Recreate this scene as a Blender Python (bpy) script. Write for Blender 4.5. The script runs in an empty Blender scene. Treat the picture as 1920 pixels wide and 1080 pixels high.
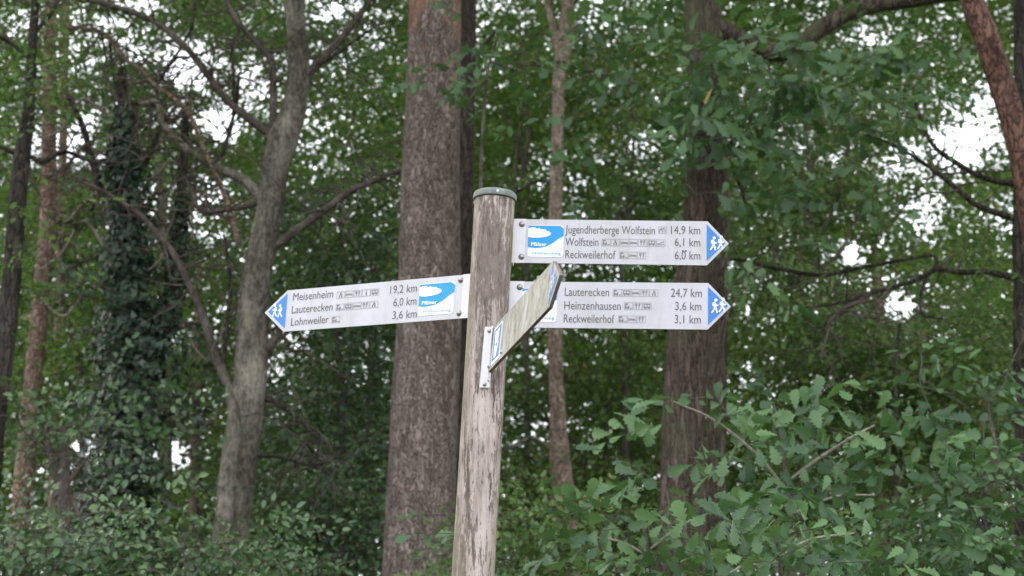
import bpy, math, random
import numpy as np
from mathutils import Vector, Matrix, noise as mnoise

# ------------------------------------------------------------------ camera, sky, sun, exposure
F_PX, PITCH = 3600.0, math.radians(15.3)
CAM = np.array([0.0, 0.0, 1.6])
FW = np.array([0, math.cos(PITCH), math.sin(PITCH)])
UP = np.array([0, -math.sin(PITCH), math.cos(PITCH)])
RT = np.array([1.0, 0, 0])
sc = bpy.context.scene
cd = bpy.data.cameras.new('camera')
cd.sensor_width = 36.0
cd.lens = 36.0 * F_PX / 1920
cd.clip_start, cd.clip_end = 0.1, 9000
cd.dof.use_dof = True
cd.dof.focus_distance = 6.85
cd.dof.aperture_fstop = 4.0
cam = bpy.data.objects.new('camera', cd)
cam.location = CAM
cam.rotation_euler = (math.radians(90) + PITCH, 0, 0)
sc.collection.objects.link(cam)
sc.camera = cam

SUN_EL, SUN_AZ = math.radians(46), math.radians(-62)     # azimuth from +Y, clockwise
w = bpy.data.worlds.new('World')
sc.world = w
w.use_nodes = True
nt = w.node_tree
sky = nt.nodes.new('ShaderNodeTexSky')
sky.sky_type = 'NISHITA'
sky.sun_disc = False
sky.sun_elevation = SUN_EL
sky.sun_rotation = SUN_AZ
sky.air_density = 1.0
sky.dust_density = 6.0
sky.ozone_density = 1.0
hs = nt.nodes.new('ShaderNodeHueSaturation')
hs.inputs['Saturation'].default_value = 0.22              # overcast: grey white sky
bgn = nt.nodes['Background']
bgn.inputs['Strength'].default_value = 0.15
nt.links.new(sky.outputs[0], hs.inputs['Color'])
cl = nt.nodes.new('ShaderNodeMix')                         # even cloud deck in front of the blue
cl.data_type = 'RGBA'
cl.inputs[0].default_value = 0.75
cl.inputs[7].default_value = (11.5, 12.0, 12.8, 1)
nt.links.new(hs.outputs[0], cl.inputs[6])
nt.links.new(cl.outputs[2], bgn.inputs['Color'])

sl = bpy.data.lights.new('sun', 'SUN')
sl.energy = 1.0
sl.angle = math.radians(25)
sl.color = (1.0, 0.95, 0.88)
so = bpy.data.objects.new('sun', sl)
d = Vector((math.sin(SUN_AZ) * math.cos(SUN_EL), math.cos(SUN_AZ) * math.cos(SUN_EL), math.sin(SUN_EL)))
so.rotation_euler = d.to_track_quat('Z', 'Y').to_euler()
so.location = d * 50
sc.collection.objects.link(so)

sc.view_settings.view_transform = 'Standard'
sc.view_settings.look = 'None'
sc.view_settings.exposure = 0.88
sc.view_settings.gamma = 1.0
sc.view_settings.use_curve_mapping = False
try:
    sc.cycles.max_bounces = 8
    sc.cycles.diffuse_bounces = 4
    sc.cycles.glossy_bounces = 2
    sc.cycles.transmission_bounces = 4
    sc.cycles.use_denoising = True
except Exception:
    pass


# ------------------------------------------------------------------ geometry of the photograph
def ray(x, y):
    return FW + RT * (x - 960) / F_PX + UP * (540 - y) / F_PX


def at(x, y, Y):
    r = ray(x, y)
    return CAM + r * (Y / r[1])


def at_arr(px, py, Y):
    r = FW[None] + RT[None] * ((px - 960) / F_PX)[:, None] + UP[None] * ((540 - py) / F_PX)[:, None]
    return CAM[None] + r * (Y / r[:, 1])[:, None]


def px_size(Y):                       # metres per photo pixel at distance Y
    return Y * 1.02 / F_PX


def ground_z(x, y):
    x = np.asarray(x, float); y = np.asarray(y, float)
    z = np.where(y < 3, 0.0, np.where(y < 14, 0.22 * (y - 3), 2.42 + 0.08 * (y - 14)))
    z = np.where(y > 32, 3.86 - 0.10 * np.minimum(y - 32, 60), z)
    z = z + 0.08 * np.sin(x * 0.9 + y * 0.37) * (y > 3) + 0.05 * np.sin(x * 2.3 - y * 1.1) * (y > 3)
    return z


# ------------------------------------------------------------------ mesh helpers
class MB:
    """collects vertices, tris, quads (with material index and a per-face tint)"""
    def __init__(s):
        s.v, s.n, s.f = [], 0, []

    def add(s, v, faces, mat=0, tint=0.5):
        v = np.asarray(v, float).reshape(-1, 3)
        faces = np.asarray(faces, np.int64)
        t = np.broadcast_to(np.asarray(tint, float), (len(faces),))
        s.f.append((faces + s.n, np.full(len(faces), mat, np.int32), t))
        s.v.append(v)
        s.n += len(v)

    def poly(s, v, mat=0):            # one n-gon
        s.add(v, np.arange(len(v))[None], mat)

    def box(s, a, b, mat=0):
        x0, y0, z0 = a; x1, y1, z1 = b
        v = [(x0, y0, z0), (x1, y0, z0), (x1, y1, z0), (x0, y1, z0), (x0, y0, z1), (x1, y0, z1), (x1, y1, z1), (x0, y1, z1)]
        s.add(v, [(0, 3, 2, 1), (4, 5, 6, 7), (0, 1, 5, 4), (1, 2, 6, 5), (2, 3, 7, 6), (3, 0, 4, 7)], mat)

    def prism(s, pts, y0, y1, mat=0, mat_side=None):   # outline in x,z, front face at y0
        n = len(pts)
        f = [(x, y0, z) for x, z in pts]; b = [(x, y1, z) for x, z in pts]
        s.add(f, np.arange(n)[None], mat)
        s.add(b, np.arange(n)[::-1][None], mat if mat_side is None else mat_side)
        i = np.arange(n); j = (i + 1) % n
        s.add(f + b, np.stack([i, i + n, j + n, j], 1), mat if mat_side is None else mat_side)

    def xform(s, M):
        M = np.array(M)
        s.v = [v @ M[:3, :3].T + M[:3, 3] for v in s.v]


def link(name, me, parent=None, mats=()):
    for m in mats:
        me.materials.append(m)
    o = bpy.data.objects.new(name, me)
    sc.collection.objects.link(o)
    if parent is not None:
        o.parent = parent
    return o


def build(name, mb, mats, parent=None, base=None, smooth=True):
    me = bpy.data.meshes.new(name)
    v = np.concatenate(mb.v) if mb.v else np.zeros((0, 3))
    if base is not None:
        v = v - np.asarray(base)[None]
    loops, tot, mi, ti = [], [], [], []
    for f, m, t in mb.f:
        loops.append(f.ravel()); tot.append(np.full(len(f), f.shape[1], np.int32)); mi.append(m); ti.append(t)
    loops = np.concatenate(loops).astype(np.int32); tot = np.concatenate(tot)
    start = np.concatenate([[0], np.cumsum(tot)[:-1]]).astype(np.int32)
    me.vertices.add(len(v)); me.vertices.foreach_set('co', v.astype(np.float32).ravel())
    me.loops.add(len(loops)); me.loops.foreach_set('vertex_index', loops)
    me.polygons.add(len(tot)); me.polygons.foreach_set('loop_start', start); me.polygons.foreach_set('loop_total', tot)
    me.polygons.foreach_set('material_index', np.concatenate(mi))
    me.polygons.foreach_set('use_smooth', np.full(len(tot), smooth))
    a = me.attributes.new('tint', 'FLOAT', 'FACE')
    a.data.foreach_set('value', np.concatenate(ti).astype(np.float32))
    me.update(calc_edges=True)
    if not isinstance(mats, (list, tuple)):
        mats = [mats]
    return link(name, me, parent, mats)


def tag(o, label, cat, group=None, kind=None):
    if label: o['label'] = label
    if cat: o['category'] = cat
    if group: o['group'] = group
    if kind: o['kind'] = kind
    return o


def empty(name, loc, label, cat, group=None):
    o = bpy.data.objects.new(name, None)
    o.empty_display_size = 0.2
    o.location = loc
    sc.collection.objects.link(o)
    return tag(o, label, cat, group)


def norm(v):
    return v / (np.linalg.norm(v, axis=-1, keepdims=True) + 1e-9)


# ------------------------------------------------------------------ materials
def mat(name):
    m = bpy.data.materials.new(name)
    m.use_nodes = True
    t = m.node_tree
    return m, t, t.nodes['Principled BSDF']


def N(t, typ, **kw):
    n = t.nodes.new(typ)
    for k, v in kw.items():
        setattr(n, k, v)
    return n


def ramp(t, fac, stops):
    r = t.nodes.new('ShaderNodeValToRGB')
    while len(r.color_ramp.elements) < len(stops):
        r.color_ramp.elements.new(0.5)
    for e, (p, c) in zip(r.color_ramp.elements, stops):
        e.position = p
        e.color = (*c, 1) if len(c) == 3 else c
    t.links.new(fac, r.inputs[0])
    return r.outputs[0]


def coords(t, scale):
    tc = N(t, 'ShaderNodeTexCoord')
    mp = N(t, 'ShaderNodeMapping')
    mp.inputs['Scale'].default_value = scale
    t.links.new(tc.outputs['Object'], mp.inputs[0])
    return mp.outputs[0]


def noise_tex(t, vec, scale, detail=4, rough=0.55, dist=0.0):
    n = N(t, 'ShaderNodeTexNoise')
    n.inputs['Scale'].default_value = scale
    n.inputs['Detail'].default_value = detail
    n.inputs['Roughness'].default_value = rough
    n.inputs['Distortion'].default_value = dist
    t.links.new(vec, n.inputs['Vector'])
    return n.outputs[0]


def mixc(t, fac, a, b, mode='MIX'):
    m = N(t, 'ShaderNodeMix', data_type='RGBA', blend_type=mode)
    if isinstance(fac, float): m.inputs[0].default_value = fac
    else: t.links.new(fac, m.inputs[0])
    for i, x in ((6, a), (7, b)):
        if isinstance(x, tuple): m.inputs[i].default_value = (*x, 1)
        else: t.links.new(x, m.inputs[i])
    return m.outputs[2]


def bump(t, h, strength, dist):
    b = N(t, 'ShaderNodeBump')
    b.inputs['Strength'].default_value = strength
    b.inputs['Distance'].default_value = dist
    t.links.new(h, b.inputs['Height'])
    return b.outputs[0]


def bark(name, dark, mid, light, scale=9.0, stretch=0.28, strength=0.9, patch=None, moss=None, plates=True, zpatch=None, bdist=0.02):
    m, t, p = mat(name)
    v = coords(t, (1, 1, stretch))
    n0 = noise_tex(t, v, scale * 0.9, 4, 0.6)
    add = N(t, 'ShaderNodeVectorMath', operation='MULTIPLY_ADD')
    nc = N(t, 'ShaderNodeTexNoise')
    nc.inputs['Scale'].default_value = scale * 1.2
    nc.inputs['Detail'].default_value = 3
    t.links.new(v, nc.inputs['Vector'])
    t.links.new(nc.outputs['Color'], add.inputs[0])
    add.inputs[1].default_value = (0.16, 0.16, 0.16)
    t.links.new(v, add.inputs[2])
    vo = N(t, 'ShaderNodeTexVoronoi', feature='DISTANCE_TO_EDGE')
    vo.inputs['Scale'].default_value = scale * 2.2
    t.links.new(add.outputs[0], vo.inputs['Vector'])
    fine = noise_tex(t, coords(t, (1, 1, 0.5)), scale * 7, 5, 0.65)
    col = ramp(t, n0, [(0.36, dark), (0.5, mid), (0.64, light)])
    col = mixc(t, ramp(t, fine, [(0.4, (0, 0, 0)), (0.8, (0.7, 0.7, 0.7))]), col, light)
    col = mixc(t, 0.6, col, mixc(t, ramp(t, fine, [(0.35, (0, 0, 0)), (0.6, (1, 1, 1))]), dark, col))
    if plates:
        vc = N(t, 'ShaderNodeTexVoronoi')
        vc.inputs['Scale'].default_value = scale * 2.2
        t.links.new(add.outputs[0], vc.inputs['Vector'])
        sp = N(t, 'ShaderNodeSeparateColor')
        t.links.new(vc.outputs['Color'], sp.inputs[0])
        col = mixc(t, ramp(t, sp.outputs[0], [(0.0, (0, 0, 0)), (1.0, (0.8, 0.8, 0.8))]), col, mixc(t, sp.outputs[1], dark, light))
        eadd = N(t, 'ShaderNodeMath', operation='MULTIPLY_ADD')      # cracks open and close along their length
        t.links.new(fine, eadd.inputs[0]); eadd.inputs[1].default_value = 0.30
        t.links.new(vo.outputs['Distance'], eadd.inputs[2])
        edge = ramp(t, eadd.outputs[0], [(0.12, (0.1, 0.1, 0.1)), (0.30, (1, 1, 1))])
        col = mixc(t, edge, tuple(c * 0.3 for c in dark), col)
    if patch:
        big = noise_tex(t, coords(t, (1, 1, 0.6)), 3.2, 3, 0.55, 0.6)
        msk = ramp(t, big, [(0.56, (0, 0, 0)), (0.64, (1, 1, 1))])
        if zpatch:      # only above a height
            sx = N(t, 'ShaderNodeSeparateXYZ')
            t.links.new(coords(t, (1, 1, 1)), sx.inputs[0])
            mr = N(t, 'ShaderNodeMapRange')
            mr.inputs[1].default_value, mr.inputs[2].default_value = zpatch
            t.links.new(sx.outputs[2], mr.inputs[0])
            ad = N(t, 'ShaderNodeMath', operation='MULTIPLY_ADD')
            t.links.new(mr.outputs[0], ad.inputs[0]); ad.inputs[1].default_value = 0.55
            t.links.new(big, ad.inputs[2])
            msk = ramp(t, ad.outputs[0], [(0.68, (0, 0, 0)), (0.76, (1, 1, 1))])
        col = mixc(t, msk, col, mixc(t, 0.55, patch, col))
    if moss:
        mn = noise_tex(t, coords(t, (1, 1, 0.7)), 2.6, 5, 0.65)
        col = mixc(t, ramp(t, mn, [(0.5, (0, 0, 0)), (0.72, (1, 1, 1))]), col, moss)
    t.links.new(col, p.inputs['Base Color'])
    p.inputs['Roughness'].default_value = 0.9
    p.inputs['Specular IOR Level'].default_value = 0.2
    h = N(t, 'ShaderNodeMath', operation='MULTIPLY_ADD')
    if plates:
        t.links.new(ramp(t, vo.outputs['Distance'], [(0.0, (0, 0, 0)), (0.22, (1, 1, 1))]), h.inputs[0])
    else:
        t.links.new(n0, h.inputs[0])
    h.inputs[1].default_value = 0.8
    t.links.new(fine, h.inputs[2])
    t.links.new(bump(t, h.outputs[0], strength, bdist), p.inputs['Normal'])
    return m


def leaf_mat(name, c0, c1, c2, rough=0.42, spec=0.5, trans=0.35):
    m, t, p = mat(name)
    a = N(t, 'ShaderNodeAttribute', attribute_name='tint')
    col = ramp(t, a.outputs['Fac'], [(0.0, c0), (0.5, c1), (0.86, c2), (0.97, c2), (1.0, (0.42, 0.27, 0.07))])
    t.links.new(col, p.inputs['Base Color'])
    p.inputs['Roughness'].default_value = rough
    p.inputs['Specular IOR Level'].default_value = spec
    tr = N(t, 'ShaderNodeBsdfTranslucent')
    tcol = mixc(t, 0.5, col, (0.13, 0.26, 0.045))
    t.links.new(tcol, tr.inputs['Color'])
    mx = N(t, 'ShaderNodeMixShader')
    mx.inputs[0].default_value = trans
    t.links.new(p.outputs[0], mx.inputs[1]); t.links.new(tr.outputs[0], mx.inputs[2])
    t.links.new(mx.outputs[0], t.nodes['Material Output'].inputs['Surface'])
    return m


def plain(name, c, rough=0.5, metal=0.0, spec=0.5, grime=None, gscale=18, gth=(0.55, 0.8), gmax=0.6, stretch=(1, 1, 1)):
    m, t, p = mat(name)
    p.inputs['Roughness'].default_value = rough
    p.inputs['Metallic'].default_value = metal
    p.inputs['Specular IOR Level'].default_value = spec
    if grime:
        n = noise_tex(t, coords(t, stretch), gscale, 6, 0.65)
        f = ramp(t, n, [(gth[0], (0, 0, 0)), (gth[1], (gmax, gmax, gmax))])
        t.links.new(mixc(t, f, c, grime), p.inputs['Base Color'])
    else:
        p.inputs['Base Color'].default_value = (*c, 1)
    return m


M_PINE = bark('pine_bark', (0.12, 0.088, 0.074), (0.26, 0.202, 0.176), (0.42, 0.338, 0.302), 15, 0.33, 1.0, patch=(0.44, 0.20, 0.125), zpatch=(4.2, 6.0), bdist=0.014)
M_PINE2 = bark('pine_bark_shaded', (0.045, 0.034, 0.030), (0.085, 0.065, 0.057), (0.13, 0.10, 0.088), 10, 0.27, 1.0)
M_REDPINE = bark('red_pine_bark', (0.17, 0.105, 0.08), (0.34, 0.21, 0.165), (0.48, 0.32, 0.255), 12, 0.4, 0.8, patch=(0.34, 0.27, 0.21), moss=(0.10, 0.12, 0.05))
M_ORANGE = bark('orange_pine_bark', (0.08, 0.04, 0.03), (0.20, 0.10, 0.075), (0.29, 0.165, 0.13), 9, 0.4, 0.9, patch=(0.12, 0.09, 0.075))
M_SLIM = bark('slim_pine_bark', (0.22, 0.155, 0.125), (0.46, 0.34, 0.275), (0.62, 0.50, 0.42), 12, 0.4, 0.8, patch=(0.20, 0.12, 0.09))
M_GREY = bark('grey_bark', (0.042, 0.037, 0.030), (0.14, 0.124, 0.10), (0.31, 0.28, 0.232), 6, 0.45, 0.9, plates=False, patch=(0.36, 0.31, 0.25), moss=(0.05, 0.052, 0.03))
M_OAK = bark('oak_bark', (0.052, 0.037, 0.029), (0.12, 0.088, 0.07), (0.20, 0.152, 0.122), 12, 0.13, 1.0, moss=(0.10, 0.105, 0.06))
M_DARK = bark('dark_bark', (0.03, 0.026, 0.022), (0.06, 0.05, 0.043), (0.10, 0.085, 0.072), 10, 0.25, 0.8)
M_BRANCH = bark('branch_bark', (0.042, 0.035, 0.030), (0.095, 0.078, 0.066), (0.19, 0.16, 0.135), 14, 0.5, 0.6, plates=False)
M_DEAD = bark('dead_wood', (0.14, 0.12, 0.10), (0.26, 0.225, 0.19), (0.38, 0.34, 0.29), 14, 0.5, 0.5, plates=False, moss=(0.16, 0.17, 0.09))
M_TWIG = plain('twig', (0.09, 0.075, 0.055), 0.9, spec=0.2)

L_MID = leaf_mat('beech_leaves', (0.04, 0.092, 0.022), (0.092, 0.175, 0.04), (0.175, 0.27, 0.05), trans=0.48)
L_BACK = leaf_mat('back_leaves', (0.048, 0.105, 0.022), (0.115, 0.21, 0.04), (0.215, 0.32, 0.05), trans=0.52)
L_BRIGHT = leaf_mat('bright_leaves', (0.062, 0.135, 0.024), (0.125, 0.235, 0.038), (0.21, 0.32, 0.045), trans=0.55)
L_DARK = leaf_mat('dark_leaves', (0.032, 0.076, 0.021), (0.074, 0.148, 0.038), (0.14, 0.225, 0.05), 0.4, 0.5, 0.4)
L_IVY = leaf_mat('ivy_leaves', (0.014, 0.032, 0.018), (0.026, 0.054, 0.03), (0.048, 0.084, 0.045), 0.38, 0.5, 0.1)
L_SHRUB = leaf_mat('shrub_leaves', (0.026, 0.064, 0.026), (0.06, 0.124, 0.047), (0.115, 0.195, 0.068), 0.36, 0.55, 0.25)
L_OAK = leaf_mat('oak_leaves', (0.024, 0.061, 0.022), (0.062, 0.135, 0.052), (0.108, 0.205, 0.07), 0.42, 0.45, 0.3)


# ------------------------------------------------------------------ ground
def make_ground():
    xs = np.concatenate([[-4000, -1500, -500, -200, -90], np.linspace(-50, 50, 81), [90, 200, 500, 1500, 4000]])
    ys = np.concatenate([[-4000, -1500, -500, -150, -50, -20], np.linspace(-8, 60, 110), [75, 92, 120, 200, 500, 1500, 4000]])
    X, Y = np.meshgrid(xs, ys)
    Z = ground_z(X, Y)
    v = np.stack([X, Y, Z], -1).reshape(-1, 3)
    nx, ny = len(xs), len(ys)
    i = (np.arange(ny - 1)[:, None] * nx + np.arange(nx - 1)[None]).ravel()
    mb = MB()
    mb.add(v, np.stack([i, i + 1, i + nx + 1, i + nx], 1))
    m, t, p = mat('leaf_litter')
    n = noise_tex(t, coords(t, (1, 1, 1)), 3, 8, 0.7)
    n2 = noise_tex(t, coords(t, (1, 1, 1)), 0.35, 4, 0.6)
    c = ramp(t, n, [(0.3, (0.035, 0.026, 0.016)), (0.5, (0.085, 0.06, 0.036)), (0.7, (0.15, 0.105, 0.06))])
    c = mixc(t, ramp(t, n2, [(0.45, (0, 0, 0)), (0.6, (0.8, 0.8, 0.8))]), c, (0.045, 0.07, 0.025))
    t.links.new(c, p.inputs['Base Color'])
    p.inputs['Roughness'].default_value = 1
    t.links.new(bump(t, n, 0.8, 0.05), p.inputs['Normal'])
    o = build('ground', mb, m)
    o['kind'] = 'structure'


make_ground()


# ------------------------------------------------------------------ the signpost
def plaincol(n, c, **k): return plain(n, c, **k)


S_WHITE = plain('sign_white', (0.53, 0.52, 0.57), 0.45, grime=(0.38, 0.38, 0.34), gscale=9, gth=(0.42, 0.75), gmax=0.6, stretch=(1, 1, 0.6))
_t = S_WHITE.node_tree
_p = _t.nodes['Principled BSDF']
_src = _p.inputs['Base Color'].links[0].from_socket
_n = noise_tex(_t, coords(_t, (1, 1, 0.12)), 26, 5, 0.7)
_c = mixc(_t, ramp(_t, _n, [(0.56, (0, 0, 0)), (0.74, (0.5, 0.5, 0.5))]), _src, (0.36, 0.35, 0.30))
_n2 = noise_tex(_t, coords(_t, (1, 1, 1)), 120, 3, 0.6)
_c = mixc(_t, ramp(_t, _n2, [(0.70, (0, 0, 0)), (0.76, (0.55, 0.55, 0.55))]), _c, (0.22, 0.21, 0.17))
_t.links.new(_c, _p.inputs['Base Color'])
S_STRIP = plain('bracket_white', (0.64, 0.63, 0.66), 0.4, grime=(0.42, 0.41, 0.40), gscale=14, gth=(0.5, 0.85), gmax=0.6)
S_PLATE = plain('plaque_white', (0.82, 0.82, 0.83), 0.4)
S_EDGE = plain('sign_edge', (0.45, 0.44, 0.46), 0.5)
S_TEXT = plain('sign_text', (0.095, 0.088, 0.095), 0.6, grime=(0.28, 0.27, 0.29), gscale=60, gth=(0.52, 0.72), gmax=0.5)
S_ICON = plain('sign_icon', (0.20, 0.19, 0.20), 0.6)
S_ICONLINE = plain('sign_icon_line', (0.36, 0.35, 0.36), 0.6)
S_BLUE = plain('badge_blue', (0.030, 0.185, 0.54), 0.4)
S_CYAN = plain('plaque_blue', (0.0, 0.27, 0.65), 0.4)
S_BOLT = plain('bolt_steel', (0.35, 0.34, 0.33), 0.35, metal=0.8, grime=(0.10, 0.08, 0.06), gscale=80)
S_CAP = plain('cap_grey', (0.125, 0.15, 0.135), 0.55, grime=(0.26, 0.28, 0.27), gscale=25, gth=(0.5, 0.75), gmax=0.7)


def weathered():
    m, t, p = mat('algae_stained_board')
    v = coords(t, (1, 1, 0.45))
    n = noise_tex(t, v, 22, 8, 0.75, 0.8)
    n2 = noise_tex(t, v, 6, 4, 0.6)
    n3 = noise_tex(t, coords(t, (1, 1, 0.13)), 60, 5, 0.7)
    c = ramp(t, n, [(0.34, (0.12, 0.11, 0.08)), (0.46, (0.24, 0.225, 0.175)), (0.54, (0.33, 0.315, 0.27)), (0.64, (0.45, 0.44, 0.41))])
    c = mixc(t, ramp(t, n2, [(0.42, (0, 0, 0)), (0.66, (0.5, 0.5, 0.5))]), c, (0.27, 0.25, 0.19))
    c = mixc(t, ramp(t, n3, [(0.55, (0, 0, 0)), (0.75, (0.7, 0.7, 0.7))]), c, (0.13, 0.11, 0.065))
    n4 = noise_tex(t, coords(t, (1, 1, 0.22)), 20, 5, 0.65)
    c = mixc(t, ramp(t, n4, [(0.53, (0, 0, 0)), (0.66, (0.7, 0.7, 0.7))]), c, (0.50, 0.485, 0.46))
    t.links.new(c, p.inputs['Base Color'])
    p.inputs['Roughness'].default_value = 0.7
    return m


def post_wood():
    m, t, p = mat('weathered_post_wood')
    v = coords(t, (1, 1, 0.11))
    grain = noise_tex(t, v, 60, 6, 0.65, 0.3)
    streak = noise_tex(t, coords(t, (1, 1, 0.10)), 42, 10, 0.8, 0.3)
    blot = noise_tex(t, coords(t, (1, 1, 0.4)), 9, 4, 0.6)
    speck = noise_tex(t, coords(t, (1, 1, 0.35)), 85, 5, 0.7)
    c = ramp(t, grain, [(0.35, (0.21, 0.165, 0.145)), (0.5, (0.37, 0.305, 0.275)), (0.65, (0.52, 0.45, 0.42))])
    c = mixc(t, ramp(t, blot, [(0.42, (0, 0, 0)), (0.62, (0.75, 0.75, 0.75))]), c, (0.56, 0.485, 0.45))
    mul = N(t, 'ShaderNodeMath', operation='MULTIPLY_ADD')
    t.links.new(speck, mul.inputs[0]); mul.inputs[1].default_value = 0.45
    t.links.new(streak, mul.inputs[2])
    bl2 = N(t, 'ShaderNodeMath', operation='MULTIPLY_ADD')          # the dark mould sits in drifts
    t.links.new(noise_tex(t, coords(t, (1, 1, 0.3)), 7, 3, 0.5), bl2.inputs[0]); bl2.inputs[1].default_value = 0.5
    t.links.new(mul.outputs[0], bl2.inputs[2])
    c = mixc(t, ramp(t, bl2.outputs[0], [(0.985, (0, 0, 0)), (1.14, (0.72, 0.72, 0.72))]), c, (0.12, 0.096, 0.077))
    c = mixc(t, ramp(t, mul.outputs[0], [(0.75, (0, 0, 0)), (0.86, (0.9, 0.9, 0.9))]), c, (0.085, 0.066, 0.054))
    # greenish algae on the flank turned away from the camera's left
    sx = N(t, 'ShaderNodeSeparateXYZ')
    t.links.new(coords(t, (1, 1, 1)), sx.inputs[0])
    al = N(t, 'ShaderNodeMath', operation='MULTIPLY_ADD')
    dp = N(t, 'ShaderNodeVectorMath', operation='DOT_PRODUCT')     # distance across the leaning post
    t.links.new(coords(t, (1, 1, 1)), dp.inputs[0]); dp.inputs[1].default_value = (1, 0.25, -0.0528)
    ab = N(t, 'ShaderNodeMath', operation='ABSOLUTE'); t.links.new(dp.outputs['Value'], ab.inputs[0])
    t.links.new(ab.outputs[0], al.inputs[0]); al.inputs[1].default_value = 6.0
    t.links.new(blot, al.inputs[2])
    c = mixc(t, ramp(t, al.outputs[0], [(0.74, (0, 0, 0)), (1.0, (0.8, 0.8, 0.8))]), c, (0.19, 0.165, 0.11))
    t.links.new(c, p.inputs['Base Color'])
    p.inputs['Roughness'].default_value = 0.85
    p.inputs['Specular IOR Level'].default_value = 0.25
    h = N(t, 'ShaderNodeMath', operation='SUBTRACT')
    t.links.new(grain, h.inputs[0]); t.links.new(mul.outputs[0], h.inputs[1])
    t.links.new(bump(t, h.outputs[0], 0.6, 0.006), p.inputs['Normal'])
    return m


def tube(path, radii, sides=10, amp=0.0, nscale=3.0, seed=0, cap=True):
    """swept tube; path (n,3), radii (n,). returns verts, quads"""
    path = np.asarray(path, float); radii = np.asarray(radii, float)
    n = len(path)
    tan = norm(np.gradient(path, axis=0))
    ref = np.array([0, 1.0, 0]) if abs(tan[0][1]) < 0.9 else np.array([1.0, 0, 0])
    a = norm(np.cross(tan[0], ref))
    A = []
    for i in range(n):
        a = norm(a - tan[i] * (a @ tan[i]))
        A.append(a)
    A = np.array(A); B = np.cross(tan, A)
    th = np.linspace(0, 2 * math.pi, sides, endpoint=False)
    ring = A[:, None] * np.cos(th)[None, :, None] + B[:, None] * np.sin(th)[None, :, None]
    R = np.repeat(radii[:, None], sides, 1)
    if amp:
        cen = path[:, None] + ring * radii[:, None, None]
        fl = cen.reshape(-1, 3)
        nz = np.array([mnoise.noise((p[0] * nscale * 3 + seed, p[1] * nscale * 3, p[2] * nscale)) for p in fl])
        nz2 = np.array([mnoise.noise((p[0] * nscale * 9 + seed, p[1] * nscale * 9, p[2] * nscale * 3)) for p in fl])
        R = R * (1 + amp * (nz + 0.45 * nz2).reshape(n, sides))
    v = (path[:, None] + ring * R[:, :, None]).reshape(-1, 3)
    i = np.arange(n - 1)[:, None] * sides; j = np.arange(sides)[None]
    k = (j + 1) % sides
    q = np.stack([i + j, i + k, i + sides + k, i + sides + j], -1).reshape(-1, 4)
    return v, q


def smooth_path(pts, n):
    """Catmull-Rom through rows of pts (any columns), n samples"""
    P = np.asarray(pts, float)
    if len(P) == 2:
        t = np.linspace(0, 1, n)[:, None]
        return P[0] * (1 - t) + P[1] * t
    E = np.vstack([2 * P[0] - P[1], P, 2 * P[-1] - P[-2]])
    t = np.linspace(0, len(P) - 1, n)
    i = np.minimum(t.astype(int), len(P) - 2); u = (t - i)[:, None]
    p0, p1, p2, p3 = E[i], E[i + 1], E[i + 2], E[i + 3]
    return 0.5 * ((2 * p1) + (-p0 + p2) * u + (2 * p0 - 5 * p1 + 4 * p2 - p3) * u ** 2 + (-p0 + 3 * p1 - 3 * p2 + p3) * u ** 3)


def text_mesh(s, size=1.0, spacing=1.0, bold=0.0):
    cu = bpy.data.curves.new('lettering', 'FONT')
    cu.body = s
    cu.size = size
    cu.space_character = spacing
    cu.offset = bold
    cu.resolution_u = 3
    o = bpy.data.objects.new('lettering', cu)
    sc.collection.objects.link(o)
    dg = bpy.context.evaluated_depsgraph_get()
    me = o.evaluated_get(dg).to_mesh()
    v = np.array([x.co[:] for x in me.vertices]).reshape(-1, 3)
    f = [tuple(p.vertices) for p in me.polygons]
    o.evaluated_get(dg).to_mesh_clear()
    bpy.data.objects.remove(o); bpy.data.curves.remove(cu)
    return v, f


CAPH = None


def cap_height():
    global CAPH
    if CAPH is None:
        v, _ = text_mesh('H')
        CAPH = v[:, 1].max()
    return CAPH


def put_text(mb, s, x0, x1, zb, cap, y, matidx=0, spacing=1.0, bold=0.0):
    """text from x0 to x1 with its baseline at zb on the plane y (front looks to -y)"""
    v, f = text_mesh(s, 1.0, spacing, bold)
    k = (x1 - x0) / (v[:, 0].max() - v[:, 0].min())
    h = cap / cap_height()
    P = np.stack([(v[:, 0] - v[:, 0].min()) * k + x0, np.full(len(v), y), v[:, 1] * h + zb], 1)
    for n in (3, 4):
        g = [q for q in f if len(q) == n]
        if g:
            mb.add(P, g, matidx)


def disc(cx, cz, r, y, n=14):
    return [(cx + r * math.cos(a), y, cz + r * math.sin(a)) for a in np.linspace(0, 2 * math.pi, n, endpoint=False)]


HIKER = [  # polygons of one striding figure in a unit box (x 0..1, z 0..1)
    [(0.36, 0.80), (0.52, 0.82), (0.66, 0.50), (0.58, 0.36), (0.36, 0.42)],
    [(0.36, 0.46), (0.58, 0.42), (0.44, 0.22), (0.18, 0.0), (0.04, 0.06), (0.28, 0.27)],
    [(0.40, 0.44), (0.64, 0.46), (0.76, 0.26), (0.84, 0.02), (0.68, 0.0), (0.60, 0.22)],
    [(0.50, 0.76), (0.58, 0.72), (0.74, 0.58), (0.92, 0.62), (0.92, 0.54), (0.72, 0.48), (0.52, 0.62)],
    [(0.34, 0.78), (0.38, 0.50), (0.22, 0.48), (0.16, 0.62), (0.22, 0.76)],
]


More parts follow.
